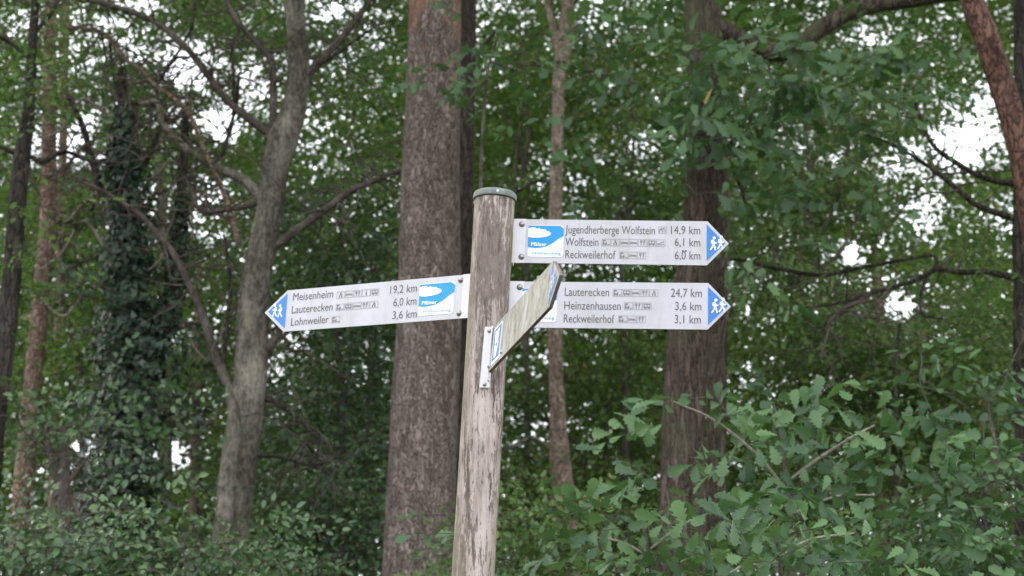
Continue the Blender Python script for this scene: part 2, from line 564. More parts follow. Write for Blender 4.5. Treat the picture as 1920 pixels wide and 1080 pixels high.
def hiker(mb, x0, z0, wd, ht, y, flip, m):
    for poly in HIKER:
        pts = [((1 - a if flip else a) * wd + x0, y, b * ht + z0) for a, b in poly]
        mb.poly(pts if not flip else pts[::-1], m)
    cx = 0.58 if not flip else 0.42
    mb.poly(disc(x0 + cx * wd, z0 + 0.92 * ht, 0.11 * ht, y - 0.0003), m)


def icon(mb, kind, x, z, wd, ht, y):
    t = ht * 0.075
    for a, b in (((x, z), (x + wd, z + t)), ((x, z + ht - t), (x + wd, z + ht)), ((x, z + t), (x + t, z + ht - t)), ((x + wd - t, z + t), (x + wd, z + ht - t))):
        mb.poly([(a[0], y, a[1]), (b[0], y, a[1]), (b[0], y, b[1]), (a[0], y, b[1])], 1)

    def r(x0, z0, x1, z1):
        mb.poly([(x + x0 * wd, y - .0002, z + z0 * ht), (x + x1 * wd, y - .0002, z + z0 * ht), (x + x1 * wd, y - .0002, z + z1 * ht), (x + x0 * wd, y - .0002, z + z1 * ht)], 0)
    if kind == 'bed':
        r(.12, .25, .18, .65); r(.12, .35, .88, .47); r(.82, .25, .88, .42); r(.24, .52, .40, .62); r(.42, .50, .86, .58)
    elif kind == 'fork':
        r(.30, .15, .38, .85); r(.22, .58, .27, .85); r(.41, .58, .46, .85); r(.22, .52, .46, .60); r(.62, .15, .70, .50); r(.60, .50, .76, .86)
    elif kind == 'bus':
        r(.14, .26, .86, .44); r(.14, .44, .22, .82); r(.78, .44, .86, .82); r(.22, .72, .78, .82); r(.46, .44, .54, .72); r(.22, .14, .36, .26); r(.64, .14, .78, .26)
    elif kind == 'train':
        r(.10, .66, .45, .86); r(.10, .24, .62, .42); r(.14, .42, .24, .66); r(.50, .42, .58, .60); r(.12, .12, .28, .24); r(.40, .12, .56, .24); r(.68, .16, .92, .26)
    elif kind == 'walk':
        r(.44, .72, .60, .88); r(.42, .42, .58, .72); r(.30, .12, .42, .44); r(.56, .12, .70, .44); r(.58, .52, .74, .60)
    elif kind == 'hostel':
        r(.14, .15, .22, .62); r(.22, .50, .34, .70); r(.34, .34, .42, .84); r(.50, .15, .58, .80); r(.58, .66, .74, .80); r(.74, .15, .82, .66)
    elif kind == 'swim':
        r(.12, .40, .50, .50); r(.50, .48, .66, .62); r(.12, .22, .88, .30); r(.70, .58, .84, .74)
    elif kind == 'info':
        r(.42, .14, .58, .58); r(.42, .68, .58, .84)


def signpost():
    P_top, P_bot = at(928, 371, 6.6), at(887, 1080, 6.6)
    ax = norm(P_top - P_bot)
    gz = float(ground_z(-0.22, 6.6))
    base = P_bot + ax * ((gz - P_bot[2]) / ax[2])
    root = empty('signpost', base, 'round weathered wooden signpost with grey cap and four white finger boards', 'signpost')
    # post
    Lp = np.linalg.norm(P_top - base)
    n = 120
    tt = np.linspace(-0.25, Lp - 0.012, n)
    path = base[None] + ax[None] * tt[:, None]
    rad = 0.0755 - 0.0035 * (tt / Lp)
    mb = MB()
    v, q = tube(path, rad, 48, amp=0.02, nscale=2.2, seed=4)
    mb.add(v, q)
    mb.add(v[-48:], np.arange(48)[None])
    build('post', mb, post_wood(), root, base)
    # cap: domed plastic disc with a rim, leaning with the post
    cb = P_top - ax * 0.008
    prof = [(0.0695, -0.002), (0.0785, -0.002), (0.0790, 0.0), (0.0785, 0.015), (0.0765, 0.021), (0.072, 0.0245), (0.045, 0.029), (0.012, 0.0305)]
    A = norm(np.cross(ax, [0, 1.0, 0])); B = np.cross(ax, A)
    mb = MB(); sd = 64
    th = np.linspace(0, 2 * math.pi, sd, endpoint=False)
    V = np.concatenate([cb + ax * h + r * (np.cos(th)[:, None] * A + np.sin(th)[:, None] * B) for r, h in prof])
    i = np.arange(len(prof) - 1)[:, None] * sd; j = np.arange(sd)[None]; k = (j + 1) % sd
    mb.add(V, np.stack([i + k, i + j, i + sd + j, i + sd + k], -1).reshape(-1, 4))
    mb.add(V[-sd:], np.arange(sd)[::-1][None])
    capo = build('cap', mb, S_CAP, root, base)
    # the small nail head in the rim
    mb = MB()
    nd = norm(ray(940, 366) * -1); nd = norm(nd - ax * (nd @ ax) + 0.1 * RT)
    c0 = cb + ax * 0.010 + nd * 0.0785
    s1 = norm(np.cross(nd, ax))
    mb.add([c0 + nd * 0.002 + 0.004 * (math.cos(a) * s1 + math.sin(a) * ax) for a in np.linspace(0, 6.283, 10, endpoint=False)] , np.arange(10)[None])
    mb.add([c0 + nd * 0.0022 + 0.0042 * (math.cos(a) * s1 + math.sin(a) * ax) for a in np.linspace(0, 6.283, 10, endpoint=False)] +
           [c0 - nd * 0.003 + 0.0042 * (math.cos(a) * s1 + math.sin(a) * ax) for a in np.linspace(0, 6.283, 10, endpoint=False)],
           [(q, (q + 1) % 10, 10 + (q + 1) % 10, 10 + q) for q in range(10)])
    build('nail', mb, plain('nail_metal', (0.75, 0.75, 0.74), 0.3, metal=0.6), capo)
    capo.children[0].location = -Vector(base)

    def frame(yaw, tilt, roll, S, flip=False):
        M = np.array(Matrix.Rotation(math.radians(yaw), 3, 'Z') @ Matrix.Rotation(math.radians(tilt), 3, 'Y') @ Matrix.Rotation(math.radians(roll), 3, 'X'))
        if flip:
            M = np.stack([-M[:, 0], -M[:, 1], M[:, 2]], 1)
        T = np.eye(4); T[:3, :3] = M; T[:3, 3] = S
        return T

    def local(T, x, y):       # photo pixel -> board x, z
        r = ray(x, y); nrm = T[:3, 1]
        s = ((T[:3, 3] - CAM) @ nrm) / (r @ nrm)
        p = CAM + r * s - T[:3, 3]
        return p @ T[:3, 0], p @ T[:3, 2]

    def fin(name, mb, mats, T, parent, smooth=False, bevel=0):
        mb.xform(T)
        o = build(name, mb, mats, parent, base, smooth)
        if bevel:
            b = o.modifiers.new('Bevel', 'BEVEL'); b.width = bevel; b.segments = 2; b.limit_method = 'ANGLE'
        return o

    def bolt(T, x, z, y, parent, r=0.0075):
        mb = MB()
        prof = [(r * 1.5, 0.0), (r * 1.5, -0.0012), (r, -0.0016), (r, -0.004), (r * 0.7, -0.006), (r * 0.15, -0.0068)]
        a = np.linspace(0, 2 * math.pi, 12, endpoint=False)
        V = np.concatenate([np.stack([x + q * np.cos(a), np.full(12, y + h), z + q * np.sin(a)], 1) for q, h in prof])
        i = np.arange(len(prof) - 1)[:, None] * 12; j = np.arange(12)[None]; k = (j + 1) % 12
        mb.add(V, np.stack([i + j, i + k, i + 12 + k, i + 12 + j], -1).reshape(-1, 4))
        mb.add(V[-12:], np.arange(12)[None])
        return fin('bolt', mb, S_BOLT, T, parent, True)

    def badge(T, tri, parent, flip):
        mb = MB()
        y = -0.0036
        mb.prism(tri, y, -0.0026, 0)
        xs = [p[0] for p in tri]; zs = [p[1] for p in tri]
        bx = xs[0]; hh = max(zs) - min(zs); zc = tri[2][1]
        s = 1 if not flip else -1
        w_, h_ = hh * 0.21, hh * 0.37
        for off in (0.10, 0.40):
            x0 = bx + s * (off * hh * 0.62 + hh * 0.02)
            if s < 0: x0 -= w_
            hiker(mb, x0, zc - h_ / 2 + (0.015 if off > .2 else -0.01) * hh, w_, h_, y - 0.0012, flip, 1)
        fin('arrow_badge', mb, [S_BLUE, S_PLATE], T, parent)

    def plaque(T, x0, z0, wd, ht, parent):
        mb = MB()
        y = -0.0040
        def q(a, b): return (x0 + a * wd, z0 + (1 - b) * ht)
        R = 0.05
        mb.prism([q(R, 1), q(1 - R, 1), q(1, 1 - R), q(1, R), q(1 - R, 0), q(R, 0), q(0, R), q(0, 1 - R)], y, -0.0024, 0)
        blue = [(0.0, .70), (.19, .725), (.36, .71), (.53, .665), (.70, .565), (.86, .42), (1.0, .335), (1.0, .10), (.90, .01), (0, .01)]
        mb.poly([(q(a, b)[0], y - .0008, q(a, b)[1]) for a, b in blue], 1)
        cloud = [(0, .37), (.15, .40), (.36, .39), (.53, .355), (.63, .30), (.64, .24), (.58, .19), (.52, .185), (.50, .14), (.42, .12), (.36, .13), (.31, .09), (.24, .115), (.19, .07), (.10, .065), (0, .10)]
        mb.poly([(q(a, b)[0], y - .0016, q(a, b)[1]) for a, b in cloud], 0)
        a, b = q(.09, .655); put_text(mb, 'Pfälzer', a, q(.53, 0)[0], b, ht * .105, y - .0016, 0, bold=0.02)
        a, b = q(.14, .925); put_text(mb, 'Höhenweg', a, q(.94, 0)[0], b, ht * .085, y - .0008, 1, spacing=1.15, bold=0.005)
        fin('route_plaque', mb, [S_PLATE, S_CYAN], T, parent)

    def board(T, L, H, tip, flip, strip, bolts, lines, tri, plq, thick=0.005):
        s = -1 if flip else 1
        pts = [(0, -H / 2), (s * L, -H / 2), (s * (L + tip), 0), (s * L, H / 2), (0, H / 2)]
        if flip: pts = pts[::-1]
        mb = MB(); mb.prism(pts, -thick / 2, thick / 2, 0, 1)
        bo = fin('finger_board', mb, [S_WHITE, S_EDGE], T, root, False, 0.0008)
        # mounting strip
        mb = MB(); a, b = sorted((s * -0.006, s * strip))
        mb.box((a, -0.0046, -H / 2 - 0.001), (b, -0.0027, H / 2 + 0.001))
        # angle iron reaching back to the post
        a, b = sorted((s * -0.012, s * -0.004))
        mb.box((a, -0.004, -H / 2), (b, 0.05, H / 2))
        fin('bracket', mb, S_STRIP, T, bo, False, 0.0006)
        for px, py in bolts:
            x, z = local(T, px, py); bolt(T, x, z, -0.0046, bo)
        for words, x0, x1, yb, km, kx0, kx1, kyb, icons in lines:
            a, z = local(T, x0, yb); b, z2 = local(T, x1, yb)
            mb = MB(); put_text(mb, words, a, b, z - 0.0008, 0.0298, -0.0034)
            fin('destination_lettering', mb, S_TEXT, T, bo); mb = MB()
            c, z3 = local(T, kx0, kyb); d_, _ = local(T, kx1, kyb)
            put_text(mb, km, c, d_, z3 - 0.0008, 0.0298, -0.0034)
            fin('distance_lettering', mb, S_TEXT, T, bo)
            if icons:
                kinds, ix0, ix1, iyb = icons
                e, z4 = local(T, ix0, iyb); f_, _ = local(T, ix1, iyb)
                wd = (f_ - e) / len(kinds); ic = MB()
                for i2, kd in enumerate(kinds):
                    icon(ic, kd, e + wd * i2, z4 - 0.001, wd * 0.97, 0.0265, -0.0034)
                fin('pictogram_row', ic, [S_ICON, S_ICONLINE], T, bo)
        badge(T, [local(T, *p) for p in tri], bo, flip)
        if plq:
            (ax0, az0), (ax1, az1) = local(T, *plq[0]), local(T, *plq[1])
            plaque(T, ax0, az1, ax1 - ax0, az0 - az1, bo)
        return bo

    T1 = frame(-5.89, 2.50, 1.77, (0.0086, 6.6, 3.5803))
    b1 = board(T1, 0.6883, 0.1614, 0.076, False, 0.040, [(979, 421), (978, 482)], [
        ('Jugendherberge Wolfstein', 1060, 1228, 437.5, '14,9 km', 1258, 1313, 438.5, (['hostel'], 1234, 1251, 438)),
        ('Wolfstein', 1060, 1122, 460.5, '6,1 km', 1265, 1313, 461.5, (['train', 'walk', 'bed', 'bed', 'fork', 'bus', 'swim'], 1128, 1248, 461)),
        ('Reckweilerhof', 1060, 1154, 484, '6,0 km', 1265, 1313, 486, (['train', 'bed', 'fork'], 1161, 1212, 485)),
    ], [(1325, 421), (1325, 490), (1360, 457)], ((991.5, 423), (1055.5, 482.5)))
    b1['label'] = 'upper right-pointing board with three destinations and route plaque'
    # two dark flecks sitting above the last 6,0
    mb = MB()
    for px in (1280.5, 1286):
        x, z = local(T1, px, 471); mb.poly(disc(x, z, 0.0036, -0.0036, 8))
    fin('dirt_flecks', mb, S_TEXT, T1, b1)
    T2 = frame(-6.93, 2.38, 2.05, (-0.0095, 6.6, 3.3448))
    b2 = board(T2, 0.7030, 0.1671, 0.080, False, 0.052, [(975, 539), (972, 603)], [
        ('Lauterecken', 1059, 1142, 554.5, '24,7 km', 1258, 1316, 556.5, (['train', 'bus', 'bed', 'fork', 'walk'], 1149, 1235, 555.5)),
        ('Heinzenhausen', 1058, 1164, 580, '3,6 km', 1266, 1315, 581.5, (['train', 'fork', 'bus'], 1170, 1222, 580.5)),
        ('Reckweilerhof', 1057, 1152, 604.5, '3,1 km', 1265, 1314, 606, (['train', 'bed', 'fork'], 1159, 1211, 605)),
    ], [(1327.5, 538), (1327.5, 610), (1365, 574)], ((980, 541), (1043, 604)))
    b2['label'] = 'lower right-pointing board partly behind the stained board'
    T3 = frame(149.88, -3.59, 1.67, (-0.1547, 6.6, 3.3753), True)
    b3 = board(T3, 0.8084, 0.1609, 0.098, True, 0.026, [(865, 525), (862, 587.5)], [
        ('Meisenheim', 550, 624.5, 564, '19,2 km', 732, 782, 551, (['walk', 'bed', 'fork', 'info', 'bus'], 631.5, 711, 560)),
        ('Lauterecken', 547.5, 623.5, 588, '6,0 km', 738, 781, 574.5, (['train', 'bus', 'bed', 'fork', 'walk'], 630, 709, 583)),
        ('Lohnweiler', 546, 616, 611, '3,6 km', 736.5, 781.5, 598.5, (['train'], 622, 638, 606)),
    ], [(540, 551), (534.5, 616), (503.5, 585)], ((789.5, 534), (850, 588)))
    b3['label'] = 'left-pointing board with three destinations and route plaque'
    # the fourth, stained board that comes towards the viewer
    T4 = frame(-72.95, -5.12, -7.33, (-0.0704, 6.50, 3.1510))
    L, H, tk, tip = 0.685, 0.160, 0.012, 0.085
    W = weathered(); ED = plain('stained_edge', (0.16, 0.145, 0.12), 0.7, grime=(0.06, 0.05, 0.04), gscale=12, gth=(0.4, 0.7), gmax=0.9)
    mb = MB(); mb.prism([(0, -H / 2), (L, -H / 2), (L + tip, 0), (L, H / 2), (0, H / 2)], -tk / 2, tk / 2, 0, 1)
    b4 = fin('finger_board', mb, [W, ED], T4, root, False, 0.001)
    b4['label'] = 'board coated with green brown algae, pointing out towards the path'
    mb = MB(); y = -tk / 2 - 0.0012
    tri = [(L - 0.010, 0.066), (L - 0.010, -0.066), (L + 0.060, 0)]
    mb.prism(tri, y, y + 0.001, 0)
    dim = plain('badge_blue_faded', (0.07, 0.19, 0.42), 0.55, grime=(0.20, 0.22, 0.20), gscale=30, gth=(0.45, 0.75), gmax=0.7)
    hiker(mb, L - 0.008, -0.030, 0.030, 0.056, y - 0.001, False, 1); hiker(mb, L + 0.014, -0.022, 0.026, 0.050, y - 0.001, False, 1)
    mb.poly([(L - .016, y + .0004, .074), (L - .016, y + .0004, -.074), (L - .0125, y + .0004, -.074), (L - .0125, y + .0004, .074)], 1)
    fin('arrow_badge', mb, [dim, S_WHITE], T4, b4)
    # blue panel with white strokes near the post
    mb = MB()
    mb.prism([(0.035, -0.068), (0.135, -0.068), (0.135, 0.066), (0.035, 0.066)], y, y + 0.001, 1)
    mb.poly([(0.042, y - .0008, -.058), (.128, y - .0008, -.058), (.128, y - .0008, .060), (.042, y - .0008, .060)], 0)
    for poly in ([(.062, .050), (.078, .050), (.083, .012), (.088, .050), (.110, .050), (.106, .004), (.066, -.002)],
                 [(.062, -.006), (.082, -.004), (.084, -.034), (.102, .0), (.114, .0), (.092, -.052), (.070, -.052)]):
        mb.poly([(a, y - .0016, b) for a, b in poly], 1)
    fin('symbol_panel', mb, [dim, S_PLATE], T4, b4)
    for x, z in ((0.012, 0.062), (0.012, -0.062), (0.16, -0.058)):
        bolt(T4, x, z, -tk / 2, b4, 0.006)
    # bracket plate screwed on the face of the post, its flange under the board
    cpl = (at(917, 613, 6.515) + at(908, 727, 6.515)) / 2
    zv = norm(at(918, 613, 6.515) - at(908, 727, 6.515))
    nrm = norm(np.array([-0.22, -1, 0.0])); xv = norm(np.cross(zv, -nrm)) * 1.0
    xv = norm(np.cross(-nrm, zv)) * -1
    if xv[0] < 0: xv = -xv
    yv = np.cross(zv, xv)
    Tb = np.eye(4); Tb[:3, 0] = xv; Tb[:3, 1] = yv; Tb[:3, 2] = zv; Tb[:3, 3] = cpl
    mb = MB(); hh = np.linalg.norm(at(918, 613, 6.515) - at(908, 727, 6.515)) / 2
    mb.box((-0.016, -0.003, -hh), (0.020, 0.003, hh), 0)
    mb.box((0.014, -0.028, -hh * 0.80), (0.0195, -0.003, hh * 0.98), 0)
    fin('bracket', mb, S_STRIP, Tb, b4, False, 0.0008)
    for z in (hh * 0.86, -hh * 0.9):
        bolt(Tb, 0.002, z, -0.003, b4, 0.005)


signpost()


# ------------------------------------------------------------------ leaves
LEAF = {
    'quad': (np.array([(0, 0, 0), (.42, .30, .06), (1, 0, -.04), (.42, -.30, .06)]), np.array([(0, 3, 2, 1)])),
    'fold': (np.array([(0, 0, 0), (.22, .24, .05), (.62, .25, .05), (1, 0, -.08), (.62, -.25, .05), (.22, -.24, .05)]),
             np.array([(0, 3, 2, 1), (0, 5, 4, 3)])),
}


def oak_leaf():
    xs = [0.0, .10, .20, .28, .38, .46, .57, .65, .77, .85, .94, 1.0]
    ws = [.012, .03, .12, .075, .21, .12, .29, .17, .30, .19, .17, .03]
    v, f = [], []
    for i, (x, w_) in enumerate(zip(xs, ws)):
        dz = -0.16 * x * x
        lead = 0.05 if i in (2, 4, 6, 8) else 0
        v += [(x, 0, dz), (x + lead, w_, dz + w_ * .22), (x + lead, -w_, dz + w_ * .22)]
    for i in range(len(xs) - 1):
        a, b = 3 * i, 3 * i + 3
        f += [(a, b, b + 1, a + 1), (a, a + 2, b + 2, b)]
    return np.array(v), np.array(f)


def ivy_leaf():
    v = np.array([(0, 0, 0), (.10, .42, .04), (.38, .30, .02), (1, 0, -.1), (.38, -.30, .02), (.10, -.42, .04)])
    return v, np.array([(0, 3, 2, 1), (0, 5, 4, 3)])


LEAF['oak'] = oak_leaf()
LEAF['ivy'] = ivy_leaf()

# photo directions where open sky shows between the crowns: (x, y, rx, ry, strength)
GAPS = [(352, 120, 56, 52, .95), (415, 235, 44, 36, .93), (478, 150, 40, 44, .8), (128, 268, 48, 50, .95), (165, 215, 30, 30, .6), (250, 100, 30, 30, .45), (400, 360, 34, 40, .6), (30, 40, 30, 30, .5), (60, 270, 22, 40, .6), (520, 620, 20, 40, .6), (265, 12, 40, 22, .7), (620, 20, 36, 22, .6), (705, 60, 24, 44, .5), (330, 215, 36, 26, .8),
        (1800, 268, 58, 54, .97), (1695, 300, 44, 34, .75), (1735, 400, 44, 40, .8), (1850, 205, 34, 40, .65), (1630, 80, 44, 26, .55), (1685, 575, 34, 34, .92),
        (1595, 475, 22, 25, .9), (330, 855, 40, 30, .9), (310, 630, 35, 40, .6), (160, 840, 25, 35, .7), (285, 385, 40, 35, .7), (385, 410, 40, 35, .55),
        (1120, 30, 60, 40, .5), (1210, 280, 40, 30, .5), (1040, 790, 70, 30, .4), (1880, 400, 45, 40, .5), (520, 690, 22, 40, .6), (1420, 590, 45, 30, .4), (1500, 250, 40, 30, .35),
        (210, 60, 50, 30, .4), (560, 640, 25, 25, .5), (1560, 300, 30, 30, .3)]


def gap_keep(rng, P):
    d = P - CAM
    z = d @ FW
    px = 960 + F_PX * (d @ RT) / z; py = 540 - F_PX * (d @ UP) / z
    k = np.ones(len(P))
    for x, y, rx, ry, s in GAPS:
        q = ((px - x) / rx) ** 2 + ((py - y) / ry) ** 2
        k *= 1 - .93 * s * np.exp(-q ** 2 * 1.0)
    return rng.random(len(P)) < k


def add_sprays(mb, rng, O, D, length, k, leaf, kind, tint=(0.5, 0.2), flat=0.5, face=0.45, jit=0.75, twig=0.0, yellow=0.004, a0=52, gaps=False):
    """leafy twigs: origins O, directions D, k alternating leaves along each"""
    n = len(O)
    if n == 0: return
    D = norm(D)
    nr = norm(np.array([0, -face, flat])[None] + rng.normal(0, 0.45, (n, 3)))
    nr = norm(nr - D * np.sum(nr * D, 1, keepdims=True))
    side = np.cross(nr, D)
    t = (np.arange(k) + 0.6) / k
    pos = O[:, None] + D[:, None] * (length[:, None] * t[None])[..., None]
    pos[..., 2] -= (0.18 * length[:, None] * t[None] ** 2)
    pos += rng.normal(0, 0.012, pos.shape)
    ang = np.radians(rng.normal(a0, 16, (n, k))) * np.where(np.arange(k) % 2 == 0, 1, -1)[None]
    ang[:, -1] *= 0.15
    ld = D[:, None] * np.cos(ang)[..., None] + side[:, None] * np.sin(ang)[..., None]
    ld[..., 2] -= 0.25
    ld = norm(ld + rng.normal(0, 0.15, ld.shape))
    ln = nr[:, None] + rng.normal(0, jit * 0.6, (n, k, 3))
    ln = norm(ln - ld * np.sum(ln * ld, -1, keepdims=True))
    lb = np.cross(ln, ld)
    sz = leaf * rng.uniform(0.5, 1.25, (n, k))
    tv, tf = LEAF[kind]
    V = pos[..., None, :] + sz[..., None, None] * (tv[:, 0][:, None] * ld[..., None, :] + tv[:, 1][:, None] * lb[..., None, :] + tv[:, 2][:, None] * ln[..., None, :])
    tn = np.clip(tint[0] + rng.normal(0, tint[1], (n, 1)) + rng.normal(0, tint[1] * .7, (n, k)), 0, 0.95)
    tn = np.where(rng.random((n, k)) < yellow, 1.0, tn).ravel()
    V = V.reshape(n * k, len(tv), 3)
    if gaps:
        kp = gap_keep(rng, V.mean(1)); V = V[kp]; tn = tn[kp]
    nl = len(V)
    Fc = (np.arange(nl)[:, None, None] * len(tv) + tf[None]).reshape(-1, tf.shape[1])
    mb.add(V.reshape(-1, 3), Fc, 0, np.repeat(tn, len(tf)))
    if twig > 0:
        r = twig
        e1 = nr * r; e2 = side * r
        A = O; B = O + D * length[:, None] * 0.55; C = O + D * length[:, None]
        B = B - np.array([0, 0, .055])[None] * length[:, None]; C = C - np.array([0, 0, .18])[None] * length[:, None]
        V = np.stack([A + e1, A - .5 * e1 + .87 * e2, A - .5 * e1 - .87 * e2, B + .7 * e1, B - .35 * e1 + .6 * e2, B - .35 * e1 - .6 * e2, C], 1)
        o = np.arange(n)[:, None, None] * 7
        q = np.array([(0, 1, 4, 3), (1, 2, 5, 4), (2, 0, 3, 5)]); tr = np.array([(3, 4, 6), (4, 5, 6), (5, 3, 6)])
        mb.add(V.reshape(-1, 3), (o + q).reshape(-1, 4), 1)
        mb.f.append(((o + tr).reshape(-1, 3) + mb.n - len(V) * 7, np.full(n * 3, 1, np.int32), np.full(n * 3, .5)))


def blob(rng, px, py, rx, ry, Y, dY, n, shell=0.0):
    """n points in an ellipsoid standing at distance Y, seen round (px, py)"""
    u = norm(rng.normal(0, 1, (n, 3))) * (rng.random((n, 1)) ** (1 / (3 + 4 * shell)))
    c = at(px, py, Y)
    s = px_size(Y)
    return c + u * np.array([rx * s, dY, ry * s])


def crown_mesh(rng, blobs, leaf, kind, k=11, slen=(0.30, 0.6), sub=5, twig=0.0035, gaps=True, dens=1.35, **kw):
    """blobs: (px, py, rx, ry, Y, dY, n_sprays): each blob is broken into clumps so that the outline stays uneven"""
    mb = MB()
    tint = kw.pop('tint', (0.5, 0.18))
    for px, py, rx, ry, Y, dY, n in blobs:
        nc = max(1, int(n * dens) // sub)
        C = blob(rng, px, py, rx, ry, Y, dY, nc, 0.2)
        if gaps: C = C[gap_keep(rng, C)]
        if len(C) == 0: continue
        ct = rng.normal(0, 0.10, len(C))
        O = np.repeat(C, sub, 0) + rng.normal(0, 1, (len(C) * sub, 3)) * np.array([.20, .22, .13])
        if gaps:
            kp = gap_keep(rng, O); O = O[kp]
        if len(O) == 0: continue
        D = rng.normal(0, 1, (len(O), 3)) * np.array([1, .8, .35]) + (O - at(px, py, Y)) * np.array([.5, .3, .25])
        add_sprays(mb, rng, O, D, rng.uniform(*slen, len(O)), k, leaf, kind, tint, twig=twig, gaps=gaps, **kw)
    return mb


# ------------------------------------------------------------------ trees
def pix_path(pts, Y, n):
    """pts: (x, y, width_px[, distance]) -> smooth world path and radii"""
    rows = []
    for p in pts:
        y_ = p[3] if len(p) > 3 else Y
        w3 = at(p[0], p[1], y_)
        rows.append((*w3, p[2] * 0.5 * px_size(y_)))
    s = smooth_path(rows, n)
    return s[:, :3], np.maximum(s[:, 3], 0.0015)


def trunk_path(pts, Y, n, up=2.5, flare=1.25):
    p, r = pix_path(pts, Y, n)
    if p[0][2] < p[-1][2]:
        p, r = p[::-1], r[::-1]
    # p runs from top to bottom: continue to the ground and above the frame
    dn = norm(p[-1] - p[-8]); gz = float(ground_z(p[-1][0], p[-1][1])) - 0.15
    if p[-1][2] > gz:
        dn = norm(dn * np.array([.5, .5, 1])); L = (p[-1][2] - gz) / max(-dn[2], .3)
        t = np.linspace(0, 1, 14)[1:]
        p = np.vstack([p, p[-1] + dn * L * t[:, None]])
        r = np.concatenate([r, r[-1] * (1 + (flare - 1) * t ** 2)])
    if up > 0:
        d_ = norm(p[0] - p[8]); t = np.linspace(1, 0, 14)[:-1]
        p = np.vstack([p[0] + d_ * up * t[:, None], p]); r = np.concatenate([r[0] * (1 - .35 * t), r])
    return p[::-1], r[::-1]


def wobble(path, amp, seed, freq=1.5):
    out = path.copy()
    for i, q in enumerate(path):
        out[i] += amp * np.array(mnoise.noise_vector((q[0] * freq + seed, q[1] * freq, q[2] * freq)))
    return out


def tree(name, label, cat, Y, trunk, bark_m, limbs=(), crowns=None, leaf_m=None, group=None, seed=0, sides=40, n=160, amp=0.05, up=2.5, flare=1.25,
         leaf=0.06, kind='fold', twigs=0, twig_m=None, **ck):
    rng = np.random.default_rng(seed + 11)
    p, r = trunk_path(trunk, Y, n, up, flare)
    base = p[0].copy(); base[2] = float(ground_z(base[0], base[1]))
    root = empty(name, base, label, cat, group)
    mb = MB(); v, q = tube(p, r, sides, amp, 2.5, seed * 3.1); mb.add(v, q); mb.add(v[-sides:], np.arange(sides)[None])
    build('trunk', mb, bark_m, root, base)
    for L in limbs:
        pts, m_ = L[0], (L[1] if len(L) > 1 else M_BRANCH)
        lp, lr = pix_path(pts, Y, max(14, 9 * len(pts)))
        lp = wobble(lp, 0.03, seed + pts[0][0] * .1, 2.2)
        mb = MB(); v, q = tube(lp, lr, 12, 0.10, 6, pts[0][0]); mb.add(v, q); mb.add(v[-12:], np.arange(12)[None])
        build('branch', mb, m_, root, base)
        # side twigs
        for _ in range(int(twigs * len(pts))):
            i = rng.integers(len(lp) // 3, len(lp)); d_ = rng.normal(0, 1, 3) * np.array([1, .6, .8])
            Lt = rng.uniform(.15, .7)
            a = lp[i]; mid = a + norm(d_) * Lt * .5 + rng.normal(0, .05, 3); e = a + norm(d_) * Lt + rng.normal(0, .1, 3) - [0, 0, .05]
            sp = smooth_path([a, mid, e], 9)
            v, q = tube(wobble(sp, .03, i, 5), np.linspace(min(lr[i] * .5, .009), .0025, 9), 5)
            tw = MB(); tw.add(v, q); build('twig', tw, twig_m or M_BRANCH, root, base)
    if crowns:
        mb = crown_mesh(rng, crowns, leaf, kind, **ck)
        if mb.n:
            build('crown', mb, [leaf_m, M_TWIG], root, base)
    return root, base


def lerp_pts(a, b, k): return [tuple(np.array(a) * (1 - t) + np.array(b) * t) for t in np.linspace(0, 1, k)]


# --- the two pines behind the post
tree('pine_tree', 'thick straight pine trunk with scaly grey brown bark right behind the signpost', 'tree', 13.5,
     [(816, -60, 100), (816, 0, 103), (812, 180, 108), (806, 360, 114), (806, 540, 121), (803, 640, 124), (795, 800, 127), (784, 1080, 133), (780, 1180, 138)],
     M_PINE, seed=1, sides=120, n=520, amp=0.022, up=3)
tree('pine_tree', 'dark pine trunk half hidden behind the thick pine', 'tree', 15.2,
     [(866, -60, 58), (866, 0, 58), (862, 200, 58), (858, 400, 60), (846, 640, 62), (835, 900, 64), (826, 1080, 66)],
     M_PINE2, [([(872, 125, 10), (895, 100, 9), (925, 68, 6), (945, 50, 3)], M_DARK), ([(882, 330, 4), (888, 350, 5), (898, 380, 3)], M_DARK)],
     seed=2, sides=64, n=200, amp=0.03, up=3)

